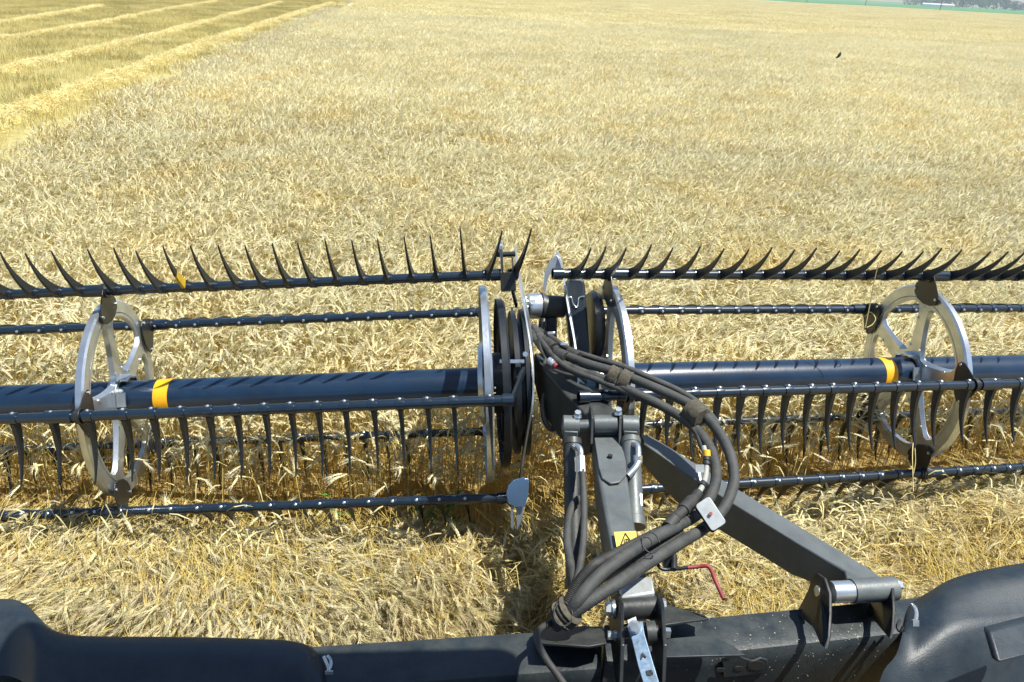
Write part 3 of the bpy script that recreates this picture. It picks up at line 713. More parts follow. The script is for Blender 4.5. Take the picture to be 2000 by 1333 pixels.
for side, (xa, xb) in enumerate(((1117, 1124), (1232, 1240))):
    mb = MB(); a = P(xa, 858, 4.32); b = P(xb, 1150 if side == 0 else 1030, 4.02); ax = (b-a).normalized()
    mb.lathe(a, ax, [(0, .001), (0, .050), (.03, .052), (.035, .047), ((b-a).length-.05, .047), ((b-a).length-.045, .053), ((b-a).length, .053), ((b-a).length, .001)], 28)
    cy = build('hydraulic_cylinder', mb, M['grey'] if side else M['greyd'], arm)
    mb = MB(); e = P(xa-2, 831, 4.38); mb.cyl(e-Vector((.044, 0, 0)), e+Vector((.044, 0, 0)), .052, n=28); mb.box(e-Vector((0, .02, .045)), (1, 0, 0), (0, 1, 0), (0, 0, 1), .036, .04, .04)
    build('cylinder_eye', mb, M['grey'], cy, bevel=.004)
    # elbow fittings
    mb = MB()
    if side == 0:
        mb.tube(smoothpath([P(1120, 872, 4.26), P(1128, 872, 4.20), P(1134, 880, 4.17), P(1135, 894, 4.15)]), .014)
        mb.hexb(P(1135, 894, 4.15), P(1136, 920, 4.1)-P(1135, 894, 4.15), .022, .09); mb.hexb(P(1124, 872, 4.22), P(1132, 878, 4.18)-P(1124, 872, 4.22), .02, .022)
    else:
        mb.tube(smoothpath([P(1236, 868, 4.26), P(1245, 872, 4.20), P(1247, 884, 4.17), P(1246, 896, 4.15)]), .015)
        mb.hexb(P(1246, 890, 4.15), P(1246, 904, 4.15)-P(1246, 890, 4.15), .022, .035)
        mb.tube(smoothpath([P(1247, 903, 4.14), P(1240, 915, 4.12), P(1226, 930, 4.10)]), .017)
        mb.tube(smoothpath([P(1232, 953, 4.14), P(1243, 954, 4.12), P(1248, 964, 4.10), P(1248, 975, 4.08)]), .011); mb.hexb(P(1248, 968, 4.1), P(1248, 993, 4.06)-P(1248, 968, 4.1), .019, .06)
    build('hose_fitting', mb, M['bolt'], cy)
# foot lugs and strap on the beam side of the arm
mb = MB()
for px, dx in ((1207, 0), (1286, 4)):
    poly = [P(px-8, 1165, 3.36), P(px+2, 1160, 3.30), P(px+8, 1178, 3.20), P(px+9+dx, 1260, 3.02), P(px+6+dx, 1335, 2.98), P(px+dx, 1345, 3.1), P(px-10, 1260, 3.25), P(px-14, 1215, 3.36)]
    mb.prism(poly, (1, 0, .05), .014)
build('foot_lug', mb, M['black'], arm, bevel=.003)
mb = MB()
for px, py, z, r_ in ((1187, 1190, 3.26, .028), (1192, 1242, 3.17, .016)):
    mb.hexb(P(px+10, py, z), (-1, 0, .05), r_, .03); mb.cyl(P(px+14, py, z), P(px+8, py, z), r_*1.3)
mb.hexb(P(1290, 1180, 3.28), (1, 0, 0), .022, .02); mb.box(P(1300, 1236, 3.14), (1, 0, 0), (0, 1, 0), (0, 0, 1), .018, .01, .016)
build('foot_bolt', mb, M['bolt'], arm)
mb = MB(); mb.cyl(P(1212, 1237, 3.14), P(1288, 1233, 3.14), .022); mb.cyl(P(1262, 1236, 3.13), P(1280, 1235, 3.13), .042, n=24); build('lower_pin', mb, M['greyd'], arm)
mb = MB(); pa = [P(1224, 1222, 3.06), P(1255, 1215, 3.06), P(1259, 1240, 3.03), P(1274, 1290, 2.97), P(1292, 1350, 2.90), P(1264, 1360, 2.90), P(1246, 1300, 2.97), P(1234, 1250, 3.03)]
nn = (pa[3]-pa[0]).cross(pa[1]-pa[0]).normalized(); mb.prism(pa, nn, .008); st = build('marked_strap', mb, M['strap'], arm, bevel=.002)
mb = MB(); mb.hexb(P(1239, 1225, 3.04), P(1239, 1225, 2.9)-P(1239, 1225, 3.04), .018, .02); mb.cyl(P(1239, 1225, 3.05), P(1239, 1225, 3.035), .024); build('strap_bolt', mb, M['bolt'], st)
mb = MB(); q0 = P(1228, 1215, 3.10); mb.prism([P(1225, 1213, 3.09), P(1242, 1206, 3.12), P(1246, 1222, 3.09), P(1229, 1226, 3.07)], nn, .02); build('strap_tab', mb, M['white'], st, bevel=.002)
def glyph(strokes, o, ax, ay, sc, w_, nrm, mb):
    for s_ in strokes:
        for p0, p1 in zip(s_[:-1], s_[1:]):
            A = o+ax*p0[0]*sc+ay*p0[1]*sc; B = o+ax*p1[0]*sc+ay*p1[1]*sc; u = (B-A).normalized(); mb.box((A+B)/2, u, u.cross(nrm), nrm, (B-A).length/2+w_*.3, w_/2, .001)
nv = -nn if nn.dot(P(1255, 1280, 2.9)-P(1255, 1280, 3.0)) < 0 else nn
ax = (pa[3]-pa[6]).normalized(); ay = (pa[3]-pa[4]).normalized()
mb = MB()
GA = [[(0, 0), (.5, 1), (1, 0)], [(.2, .4), (.8, .4)]]; GI = [[(.5, 0), (.5, 1)]]; GB = [[(0, 0), (0, 1), (.7, .9), (.7, .55), (0, .5)], [(0, .5), (.8, .45), (.8, .05), (0, 0)]]
def onstrap(px, py): 
    # point on the strap plane under this place
    d_ = P(px, py, 1)-CAM; t = (pa[0]-CAM).dot(nn)/d_.dot(nn); return CAM+d_*t+nv*.006
glyph(GA, onstrap(1253, 1288), ax, ay, .017, .004, nn, mb); glyph(GI, onstrap(1262, 1321), ax, ay, .015, .0045, nn, mb); glyph(GB, onstrap(1269, 1320), ax, ay, .015, .004, nn, mb)
build('stamped_letters', mb, M['ink'], st)

# ---- reel drive: motor, chain case, divider plates (carried by the arm's head)
drv = thing('reel_drive', P(1110, 660, 5.4), 'reel drive motor and black chain case between the two reels', 'drive unit')
mb = MB(); a = P(1028, 598, 5.32); b = P(1100, 600, 5.38); ax = (b-a).normalized()
mb.lathe(a, ax, [(0, .001), (0, .07), (.008, .082), (.09, .082), (.095, .09), (.11, .09), (.115, .075), (.25, .07)], 36); mt = build('hydraulic_motor', mb, M['greyd'], drv)
mb = MB(); mb.lathe(a, ax, [(-.004, .02), (-.004, .062), (.006, .0835), (.085, .0835), (.085, .08)], 36)
for i in range(9): t = i*2*math.pi/9; u = ax.orthogonal().normalized(); v = ax.cross(u); mb.hexb(a+(u*math.cos(t)+v*math.sin(t))*.052, -ax, .010, .012)
build('motor_cap', mb, M['zinc'], mt)
mb = MB(); mb.box(P(1040, 588, 5.22), RT, FW, UP, .02, .004, .012); build('motor_tag', mb, M['white'], mt)
mb = MB(); mb.tube(smoothpath([P(1062, 625, 5.3), P(1060, 660, 5.25), P(1075, 700, 5.2)]), .03); mb.box(P(1075, 640, 5.4), RT, FW, UP, .04, .05, .12); build('motor_mount', mb, M['black'], drv, bevel=.004)
mb = MB(); cc = [(1106, 548), (1112, 545), (1134, 546), (1140, 552), (1144, 600), (1150, 690), (1152, 740), (1130, 745), (1118, 730), (1108, 640), (1102, 580)]
poly = [P(x, y, 5.35) for x, y in cc]; mb.prism(poly, FW, .16); build('chain_case', mb, M['cover'], drv, bevel=.02, seg=3)
mb = MB(); mb.tube(smoothpath([P(1108, 582, 5.26), P(1116, 581, 5.26), P(1120, 594, 5.26), P(1128, 600, 5.26), P(1131, 582, 5.26), P(1142, 579, 5.26)]), .003, 6); build('wire_clip', mb, M['bolt'], drv)
mb = MB(); q = P(1158, 638, 5.45); mb.lathe(q, Vector((1, .15, 0)), [(-.03, .001), (-.03, .22), (0, .24), (.03, .22), (.035, .001)], 40); build('sprocket_guard', mb, M['black'], drv)
# right side divider plate, polished
mb = crescent([(1088, 500, 5.35), (1097, 520, 5.25), (1103, 560, 5.12), (1112, 610, 5.0), (1122, 665, 4.92), (1129, 720, 4.86), (1130, 780, 4.86)], lambda t: .10+.42*t if t < .5 else .31, .010)
build('divider_plate', mb, M['zinc'], drv)
mb = MB(); hp = [(1060, 560), (1064, 530), (1075, 507), (1086, 499), (1094, 504), (1098, 520), (1101, 545), (1093, 548), (1086, 535), (1078, 530), (1070, 545), (1064, 575)]
mb.prism([P(x, y, 5.33) for x, y in hp], FW, .008); build('polished_horn', mb, M['zinc'], drv, bevel=.002)
# left divider plate: thin bright edge bowing over the arm
mb = crescent([(1006, 488, 5.42), (1010, 520, 5.3), (1018, 570, 5.12), (1028, 625, 4.95), (1038, 690, 4.8), (1042, 750, 4.74), (1039, 800, 4.74), (1030, 850, 4.8), (1021, 910, 4.9), (1015, 970, 5.0), (1010, 1036, 5.1)], lambda t: .08+.22*math.sin(math.pi*t), .010)
build('divider_plate', mb, M['zinc'], drv)
mb = MB(); pl = [(1003, 938), (1020, 933), (1033, 936), (1032, 965), (1026, 990), (1008, 991), (993, 984), (989, 965), (993, 948)]
mb.prism([P(x, y, 4.86) for x, y in pl], FW, .008); build('sky_tinted_shield', mb, M['skyp'], drv, bevel=.002)
mb = MB(); mb.prism([P(x, y, 4.88) for x, y in ((997, 990), (1003, 990), (1003, 1034), (998, 1030))], FW, .02); mb.prism([P(x, y, 4.9) for x, y in ((1008, 990), (1024, 990), (1016, 1032), (1010, 1034))], FW, .02); build('shield_post', mb, M['zinc'], drv)
mb = MB(); mb.box(P(1000, 706, 4.75), RT, FW, UP, .07, .015, .010); mb.hexb(P(1026, 692, 4.7), -FW, .016, .02); build('spacer_bar', mb, M['zinc'], drv)
mb = MB()    # black bent hose loops hanging under the gooseneck
mb.tube(smoothpath([P(1062, 770, 5.0), P(1060, 800, 4.95), P(1068, 830, 4.9), P(1082, 838, 4.9), P(1090, 815, 4.95), P(1086, 790, 5.0)]), .017); build('drain_hose', mb, M['hose2'], drv)

# ================================================================ HOSE BUNDLE
hb = thing('hose_bundle', P(1110, 1200, 3.2), 'dusty rubber hydraulic hoses looping right over the centre arm', 'hoses')
def hose(name, pts, r, m, n=14, rf=None, label=None):
    mb = MB(); mb.tube(smoothpath([P(*p) for p in pts], 7), r, n, rf); return build(name, mb, m, hb, ang=60, label=label)
H1 = [(1042, 640, 5.15), (1066, 668, 5.0), (1100, 692, 4.85), (1150, 712, 4.7), (1205, 728, 4.6), (1265, 752, 4.5), (1320, 776, 4.42), (1365, 802, 4.34), (1402, 842, 4.22), (1425, 885, 4.1), (1434, 930, 4.0), (1427, 965, 3.92), (1410, 998, 3.84), (1378, 1030, 3.72), (1330, 1060, 3.56), (1270, 1097, 3.38), (1205, 1140, 3.22), (1150, 1175, 3.16), (1112, 1202, 3.16), (1085, 1222, 3.2)]
H2 = [(1040, 650, 5.12), (1060, 680, 4.98), (1090, 706, 4.84), (1130, 725, 4.72), (1190, 745, 4.6), (1245, 770, 4.5), (1300, 797, 4.42), (1345, 826, 4.34), (1378, 860, 4.22), (1394, 895, 4.1), (1399, 930, 4.0), (1390, 965, 3.9), (1365, 1002, 3.78), (1322, 1028, 3.62), (1270, 1055, 3.44), (1215, 1090, 3.30), (1165, 1130, 3.2), (1130, 1172, 3.15), (1105, 1205, 3.17)]
hose('hydraulic_hose', H1, .0265, M['hose'])
hose('hydraulic_hose', H2, .0265, M['hose'])
H3 = [(1050, 644, 5.2), (1078, 660, 5.05), (1110, 682, 4.92), (1160, 700, 4.78), (1215, 716, 4.68), (1275, 741, 4.58), (1330, 766, 4.5), (1372, 795, 4.42), (1405, 832, 4.32)]
hose('hydraulic_hose', H3, .018, M['hose'])
H4 = [(1052, 655, 5.0), (1075, 690, 4.85), (1110, 720, 4.72), (1160, 740, 4.62), (1215, 762, 4.54), (1270, 787, 4.46), (1325, 812, 4.38), (1358, 842, 4.28), (1372, 875, 4.2)]
hose('hydraulic_hose', H4, .017, M['hose'])
hose('hydraulic_hose', [(1330, 1040, 3.66), (1270, 1080, 3.48), (1200, 1115, 3.33), (1150, 1150, 3.24), (1115, 1190, 3.22), (1095, 1215, 3.24)], .018, M['hose2'])
cr_ = [(1302, 1032, 3.62), (1255, 1055, 3.50), (1200, 1083, 3.36), (1160, 1105, 3.27), (1130, 1138, 3.2), (1108, 1180, 3.17), (1098, 1210, 3.2)]
pp = smoothpath([P(*p) for p in cr_], 30)
mb = MB(); i_ = [0]
mb.tube(pp, .02, 12, lambda t: .019+.0035*(1 if int(t*len(pp)) % 2 else 0)); build('corrugated_conduit', mb, M['hose2'], hb, ang=80)
# sensor cable with collars
hose('sensor_cable', [(1374, 872, 4.05), (1379, 895, 4.02), (1379, 925, 3.98), (1374, 945, 3.92), (1365, 962, 3.86), (1350, 982, 3.78), (1328, 1002, 3.70), (1305, 1030, 3.60)], .013, M['paper'])
mb = MB(); mb.cyl(P(1380, 880, 4.03), P(1381, 892, 4.02), .0175); build('cable_collar', mb, M['tape'], hb, label='yellow collar')
mb = MB(); mb.cyl(P(1380, 893, 4.02), P(1380, 900, 4.01), .017); mb.cyl(P(1380, 903, 4.01), P(1380, 909, 4.0), .018); mb.cyl(P(1374, 944, 3.92), P(1370, 950, 3.9), .018); build('cable_collar', mb, M['ink'], hb)
mb = MB()
for a, b, r_ in (((1364, 963, 3.82), (1352, 978, 3.76), .022), ((1352, 978, 3.76), (1334, 998, 3.68), .03), ((1334, 998, 3.68), (1318, 1012, 3.62), .024), ((1318, 1012, 3.62), (1304, 1030, 3.58), .028)): mb.cyl(P(*a), P(*b), r_, n=16)
build('cable_connector', mb, M['hose2'], hb, bevel=.002)
mb = MB(); mb.prism([P(1358, 908, 3.97), P(1375, 908, 3.97), P(1375, 923, 3.97), P(1359, 923, 3.97)], FW, .004); mb.prism([P(1363, 923, 3.97), P(1368, 923, 3.97), P(1375, 950, 3.93), P(1371, 955, 3.93)], FW, .004); build('cable_tag', mb, M['white'], hb)
# clamp plate
A = P(1388, 1004, 3.62); ux = (P(1404, 1028, 3.60)-P(1372, 980, 3.64)).normalized(); uy = (P(1402, 994, 3.62)-P(1374, 1013, 3.62)).normalized(); nz_ = ux.cross(uy).normalized()
def rrect(hx, hy, r_, k=5):
    out = []
    for sx, sy, a0 in ((1, 1, 0), (-1, 1, 90), (-1, -1, 180), (1, -1, 270)):
        for i in range(k+1): a = R_(a0+90*i/k); out.append((sx*(hx-r_)+r_*math.cos(a), sy*(hy-r_)+r_*math.sin(a)))
    return out
mb = MB(); mb.prism([A+ux*x+uy*y for x, y in rrect(.066, .037, .014)], nz_, .006); cp = build('clamp_plate', mb, M['white'], hb, bevel=.0015)
tc_ = (CAM-A).normalized(); sgn = 1 if nz_.dot(tc_) > 0 else -1
mb = MB(); mb.hexb(A+nz_*sgn*.003, nz_*sgn, .0085, .012); build('clamp_bolt', mb, M['rustbolt'], cp)
mb = MB(); mb.prism([A-nz_*sgn*.05+ux*x+uy*y for x, y in rrect(.07, .04, .012)], nz_, .05); build('clamp_block', mb, M['black'], cp, bevel=.003)
# caked wraps
def wrap(path, i0, i1, r_, off=(0, 0, 0)):
    pts_ = [P(*p)+Vector(off) for p in path]; mb = MB(); a, b = pts_[i0], pts_[i1]
    ctr = [a.lerp(b, t/10) for t in range(11)]; mb.tube(ctr, r_, 22, lambda t: r_*(1+.10*math.sin(t*37)+.08*math.sin(t*83)))
    return mb
for (a, b, c1, c2) in (((1190, 731, 4.60), (1207, 738, 4.58), .053, 1.), ((1211, 739, 4.57), (1230, 748, 4.55), .055, 1.), ((1346, 798, 4.36), (1372, 817, 4.28), .053, 1)):
    A, B = P(*a), P(*b); ax = (B-A).normalized(); side = ax.cross(FW).normalized(); fr_ = ax.cross(side); L = (B-A).length; vs = []; n, k = 26, 9
    for i in range(k):
        for j in range(n):
            t = 2*math.pi*j/n; r_ = 1+.07*random.uniform(-1, 1); vs.append(A+ax*(L*i/(k-1))+side*math.cos(t)*c1*r_*1.05+fr_*math.sin(t)*.043*r_)
    mb = MB(); mb.add(vs, [(i*n+j, i*n+(j+1) % n, (i+1)*n+(j+1) % n, (i+1)*n+j) for i in range(k-1) for j in range(n)]+[tuple(range(n))[::-1], tuple(range((k-1)*n, k*n))]); build('fibre_wrap', mb, M['mud'], hb, ang=80)
for px, py, z, t1 in ((1095, 1208, 3.18, .07),):
    A = P(px, py, z); B = P(px+22, py-18, z-.02); mb = MB(); ctr = [A.lerp(B, t/8) for t in range(9)]; mb.tube(ctr, .06, 18, lambda t: .055*(1+.12*math.sin(t*31)))
    build('fibre_wrap', mb, M['mud'], hb, ang=80)
# hose ends: clamps, fittings near the reel shaft
mb = MB()
for a, b, r_ in (((1062, 664, 4.98), (1082, 680, 4.9), .034), ((1085, 690, 4.86), (1106, 700, 4.8), .038), ((1112, 688, 4.86), (1130, 698, 4.8), .032)): mb.cyl(P(*a), P(*b), r_, n=18)
build('hose_ferrule', mb, M['hose2'], hb, bevel=.002)
mb = MB()
for x, y, z in ((1077, 651, 4.95), (1102, 672, 4.85)): mb.box(P(x, y, z), RT, FW, UP, .022, .015, .008)
build('hose_clamp', mb, M['bolt'], hb, bevel=.002)
hose('thin_lead', [(1055, 655, 4.98), (1056, 680, 4.92), (1066, 700, 4.86), (1064, 712, 4.82), (1080, 722, 4.78), (1110, 732, 4.7), (1160, 738, 4.66), (1200, 742, 4.64)], .010, M['hose2'])
mb = MB(); mb.cyl(P(1072, 702, 4.8), P(1082, 712, 4.78), .018, n=10); build('hose_fitting', mb, M['bolt'], hb); mb = MB(); mb.cyl(P(1083, 713, 4.78), P(1088, 717, 4.77), .018); build('fitting_ring', mb, M['red'], hb, label='red ring')
mb = MB(); mb.tube(smoothpath([P(1137, 918, 4.1), P(1140, 960, 4.02), P(1141, 1010, 3.92), P(1139, 1060, 3.82), P(1132, 1110, 3.7), P(1122, 1150, 3.6), P(1110, 1200, 3.5)]), .017); build('cylinder_hose', mb, M['hose'], hb)
mb = MB(); mb.tube(smoothpath([P(1130, 975, 4.12), P(1118, 990, 4.05), P(1110, 1020, 3.98), P(1108, 1060, 3.88), P(1114, 1100, 3.76), P(1122, 1140, 3.65), P(1122, 1180, 3.55)]), .020); build('cylinder_hose', mb, M['hose'], hb)
mb = MB(); mb.tube(smoothpath([P(1078, 1215, 3.2), P(1052, 1232, 3.12), P(1050, 1252, 3.05), P(1065, 1285, 2.98), P(1090, 1320, 2.94), P(1110, 1350, 2.9)]), .013); build('thin_lead', mb, M['hose2'], hb)
mb = MB()
for x, y, z, dx in ((1100, 1200, 3.12, 12), (1271, 1060, 3.36, 8)):
    A = P(x, y, z); q = [A+(RT*math.cos(t)+UP*math.sin(t))*.035+FW*.03*math.sin(t) for t in [i*math.pi/8 for i in range(16)]]; mb.tube(q, .003, 6)
build('cable_tie', mb, M['ink'], hb)

# ================================================================ BRACE ARM TO THE RIGHT
br = thing('reel_brace', P(1690, 1150, 3.62), 'flat grey brace running down right from under the hoses to lugs on the beam', 'brace')
top = [(1252, 848, 4.55), (1268, 850, 4.62), (1330, 888, 4.50), (1440, 955, 4.28), (1560, 1028, 4.02), (1700, 1112, 3.74), (1738, 1140, 3.66), (1740, 1160, 3.58), (1664, 1164, 3.52), (1650, 1116, 3.62), (1560, 1062, 3.80), (1440, 988, 4.06), (1340, 925, 4.3), (1285, 885, 4.42), (1258, 868, 4.5)]
tp = [P(*p) for p in top]
zz = [P(1260, 860, 4.5).z, P(1700, 1140, 3.62).z]
slab(tp, [.10, .10, .16, .17, .17, .14, .05, .04, .04, .12, .17, .19, .20, .16, .12], M['grey'], 'brace_beam', br, bevel=.006)
mb = MB(); mb.cyl(P(1662, 1155, 3.54), P(1746, 1150, 3.58), .052, n=32); build('brace_boss', mb, M['grey'], br)
mb = MB(); mb.cyl(P(1622, 1157, 3.52), P(1662, 1155, 3.54), .046, n=32); build('steel_sleeve', mb, M['zinc'], br)
mb = MB(); mb.hexb(P(1746, 1143, 3.58), (1, .1, 0), .024, .03); mb.cyl(P(1752, 1143, 3.58), P(1760, 1142, 3.58), .014); mb.cyl(P(1748, 1143, 3.58), P(1752, 1143, 3.58), .03); mb.hexb(P(1604, 1156, 3.5), (-1, -.15, 0), .026, .02); mb.cyl(P(1612, 1156, 3.5), P(1604, 1156, 3.5), .034); build('pivot_bolt', mb, M['bolt'], br)

# ================================================================ HEADER FRAME BEAM
fr = thing('header_frame', P(1200, 1290, 3.3), 'dark painted cross beam of the header along the bottom of the view', 'frame')
def beam(pts, name):
    """pts: far-top and near-top pairs; D-shaped section hanging below"""
    mb = MB(); rings = []; sec = None
    for fx, fy, fz, nx, ny in pts:
        A = P(fx, fy, fz); B = PH(nx, ny, A.z); w_ = (B-A); w_.z = 0; L = w_.length; u = w_.normalized()
        prof = [(0, 0), (.35, .004), (.8, .003), (.93, -.006), (1.0, -.03), (1.02, -.07), (1.0, -.55), (.85, -.60), (.1, -.60), (-.02, -.55), (-.03, -.05)]
        rings += [A+u*(a*L)+Vector((0, 0, b)) for a, b in prof]
    n = len(prof); k = len(pts)
    mb.add(rings, [(i*n+j, i*n+(j+1) % n, (i+1)*n+(j+1) % n, (i+1)*n+j) for i in range(k-1) for j in range(n)]+[tuple(range(n))[::-1], tuple(range((k-1)*n, k*n))])
    return build(name, mb, M['beam'], fr, ang=30)
def zr(px): return 3.349/(1-.237*(px-1000)/1620)
beam([(1180, 1222, zr(1180), 1180, 1304), (1400, 1206, zr(1400), 1400, 1279), (1760, 1171, zr(1760), 1760, 1240), (2100, 1138, zr(2100), 2100, 1198)], 'beam_tube')
ZL = 3.34
beam([(-100, 1306, ZL, -100, 1398), (300, 1284, ZL, 300, 1374), (640, 1262, ZL, 640, 1350), (1060, 1235, ZL, 1060, 1318), (1175, 1228, ZL, 1175, 1310)], 'beam_tube')
# centre joint: heavy plates
mb = MB()
A = [P(1040, 1240, 3.30), P(1060, 1232, 3.36), P(1140, 1228, 3.36), P(1178, 1230, 3.3), P(1184, 1262, 3.12), P(1150, 1268, 3.1), P(1060, 1262, 3.12), P(1046, 1255, 3.2)]
mb.prism([p+Vector((0, 0, .008)) for p in A], (0, 0, 1), .012)
build('joint_plate', mb, M['greyd'], fr, bevel=.003)
mb = MB(); A = [P(1288, 1180, 3.5), P(1322, 1192, 3.5), P(1375, 1204, 3.45), P(1383, 1212, 3.38), P(1290, 1225, 3.28)]
mb.prism([p+Vector((0, 0, .004)) for p in A], (0, 0, 1), .012); build('joint_plate', mb, M['greyd'], fr, bevel=.003)
mb = MB(); A = [P(1288, 1255, 3.3), P(1388, 1246, 3.32), P(1430, 1268, 3.25), P(1455, 1286, 3.23), P(1290, 1290, 3.18)]
mb.prism([p+Vector((0, 0, .012)) for p in A], (0, -.1, 1), .010); build('saddle_plate', mb, M['beam'], fr, bevel=.003)
# lugs holding the brace
def lug(pts_, th=.014):
    mb = MB(); mb.prism([P(*p) for p in pts_], (P(1640, 1155, 3.52)-P(1604, 1156, 3.5)), th); return build('brace_lug', mb, M['black'], fr, bevel=.003)
lug([(1560, 1195, 3.70), (1582, 1152, 3.68), (1588, 1128, 3.62), (1598, 1120, 3.56), (1612, 1130, 3.48), (1622, 1160, 3.42), (1622, 1200, 3.38), (1619, 1245, 3.31), (1614, 1268, 3.26), (1606, 1258, 3.28), (1590, 1225, 3.44), (1560, 1200, 3.62)])
lug([(1698, 1190, 3.74), (1712, 1150, 3.70), (1722, 1134, 3.66), (1736, 1134, 3.58), (1744, 1150, 3.52), (1746, 1190, 3.46), (1744, 1230, 3.38), (1740, 1248, 3.34), (1732, 1238, 3.38), (1712, 1215, 3.54), (1696, 1200, 3.68)])
# slotted bracket and wire guide on the near face
def on_near(px, py, off=.012):   # point on the near face plane of the right beam
    A = PH(1400, 1279, P(1400, 1206, zr(1400)).z); B = PH(1760, 1240, P(1760, 1171, zr(1760)).z); u = (B-A).normalized(); nr = Vector((u.y, -u.x, 0)).normalized()
    d_ = P(px, py, 1)-CAM; t = (A+nr*off-CAM).dot(nr)/d_.dot(nr); return CAM+d_*t, nr
pl = []
for px, py in ((1410, 1288), (1425, 1281), (1440, 1278), (1455, 1286), (1470, 1290), (1485, 1284), (1498, 1288), (1500, 1302), (1490, 1312), (1470, 1316), (1440, 1320), (1412, 1322)): pl.append(on_near(px, py)[0])
nr = on_near(1400, 1300)[1]; mb = MB(); mb.prism(pl, nr, .010); sb = build('slotted_bracket', mb, M['beam'], fr, bevel=.002)
for cx, cy, rx, ry in ((1422, 1282, 7, 5), (1408, 1309, 9, 4), (1443, 1306, 9, 4), (1477, 1300, 17, 9)):
    mb = MB(); ring = [on_near(cx+rx*math.cos(t), cy+ry*math.sin(t), .019)[0] for t in [i*math.pi/10 for i in range(20)]]; mb.prism(ring, nr, .003)
    build('slot_hole', mb, M['ink'], sb)
def on_left(px, py, off=.02):
    A = PH(640, 1350, P(640, 1262, ZL).z); d_ = P(px, py, 1)-CAM; t = (A.z+off-CAM.z)/d_.z; return CAM+d_*t
mb = MB(); mb.prism([on_left(x, y) for x, y in ((842, 1278), (846, 1268), (880, 1264), (900, 1268), (912, 1276), (968, 1273), (980, 1262), (1020, 1255), (1045, 1262), (1048, 1270), (1035, 1274), (1010, 1270), (985, 1284), (900, 1290), (880, 1284))], (0, 0, 1), .02)
build('cable_guide', mb, M['ink'], fr, bevel=.003)
# deck and side rails below the mat
mb = MB()
a, b = Vector((-4.6, y_edge(-4.6)-.42, .0)), Vector((-.02, y_edge(0)-.42, .20)); mb.quadbox([a-Vector((0, 0, .03)), b-Vector((0, 0, .03)), b+Vector((0, -1.5, .0)), a+Vector((0, -1.5, .0)), a, b, b+Vector((0, -1.5, .04)), a+Vector((0, -1.5, .04))])
a, b = Vector((.02, y_edge(.2)-.44, .2)), Vector((5.2, y_edge(5.2)-.42, .14)); mb.quadbox([a-Vector((0, 0, .03)), b-Vector((0, 0, .03)), b+Vector((.3, -1.5, .0)), a+Vector((0, -1.5, .0)), a, b, b+Vector((.3, -1.5, .04)), a+Vector((0, -1.5, .04))])
build('draper_deck', mb, M['belt'], fr)
# red pull handle
hd = thing('pull_handle', P(1300, 1105, 3.45), 'thin bent pull handle with red grip sticking out right of the arm', 'handle')
mb = MB(); mb.tube(smoothpath([P(1285, 1104, 3.46), P(1292, 1111, 3.45), P(1306, 1113, 3.45), P(1343, 1109, 3.44)]), .0078); mb.box(P(1308, 1098, 3.5), RT, FW, UP, .028, .02, .02); mb.cyl(P(1316, 1113, 3.44), P(1316, 1084, 3.5), .013); build('handle_rod', mb, M['black'], hd)
mb = MB(); mb.tube(smoothpath([P(1343, 1109, 3.44), P(1365, 1107, 3.44), P(1380, 1106, 3.43), P(1388, 1112, 3.42), P(1397, 1134, 3.38), P(1406, 1154, 3.35), P(1414, 1171, 3.32)]), .0085); build('handle_grip', mb, M['red'], hd)

# ================================================================ PLASTIC COVERS
def loft(name, rows, m, parent=None, **k):
    """closed skin through rows of equal length; underside closed downward"""
    n = len(rows[0]); mb = MB(); vs = [p for r in rows for p in r]; mb.add(vs, [(i*n+j, i*n+j+1, (i+1)*n+j+1, (i+1)*n+j) for i in range(len(rows)-1) for j in range(n-1)])
    return build(name, mb, m, parent, ang=50, **k)
rc = thing('right_cover', P(1850, 1333, 3.3), 'bulging dark plastic cover at the bottom right corner beside the brace lugs', 'cover')
rows = []
cols = [(1762, 1205, 1240, 1330), (1768, 1188, 1245, 1340), (1785, 1174, 1245, 1345), (1815, 1156, 1225, 1350), (1850, 1135, 1205, 1350), (1890, 1121, 1195, 1350), (1940, 1110, 1190, 1350), (2000, 1100, 1185, 1350), (2080, 1090, 1178, 1350)]
ys_ = []
for x, t, mid, bt in cols:
    z0 = zr(x)+.02; ed = max(0, 1-(x-1762)/60)
    rows.append([P(x, t+18, z0+.10), P(x, t+3, z0+.04), P(x, t, z0-.03), P(x, t+8, z0-.10), P(x, t+28, z0-.19), P(x, mid, z0-.30), P(x+4-16*ed, mid+40, z0-.37), P(x+8-44*ed, bt-20, z0-.41), P(x+12-64*ed, bt+30, z0-.43)])
def smoothrows(rows, k=3):
    n = len(rows[0]); cols_ = [smoothpath([r[j] for r in rows], k) for j in range(n)]; r2 = list(map(list, zip(*cols_))); return [smoothpath(r, k) for r in r2]
loft('cover_shell', smoothrows(rows), M['cover'], rc)
mb = MB(); mb.add([P(1924, 1228, 3.05), P(2010, 1205, 3.12), P(2060, 1195, 3.15), P(2060, 1262, 3.0), P(2010, 1280, 2.95), P(1940, 1292, 2.92)], [(0, 1, 2, 3, 4, 5)])
mb = MB(); mb.prism([P(1924, 1228, 3.12), P(2060, 1192, 3.30), P(2060, 1262, 3.14), P(1942, 1292, 3.02)], FW, .05); build('cover_step', mb, M['cover'], rc, bevel=.012, seg=3)
mb = MB(); mb.tube(smoothpath([P(1782, 1182, 3.42), P(1787, 1188, 3.38), P(1790, 1200, 3.34), P(1788, 1214, 3.30)]), .008); mb.box(P(1788, 1217, 3.28), RT, FW, UP, .012, .006, .012); build('cover_clip', mb, M['bolt'], rc)
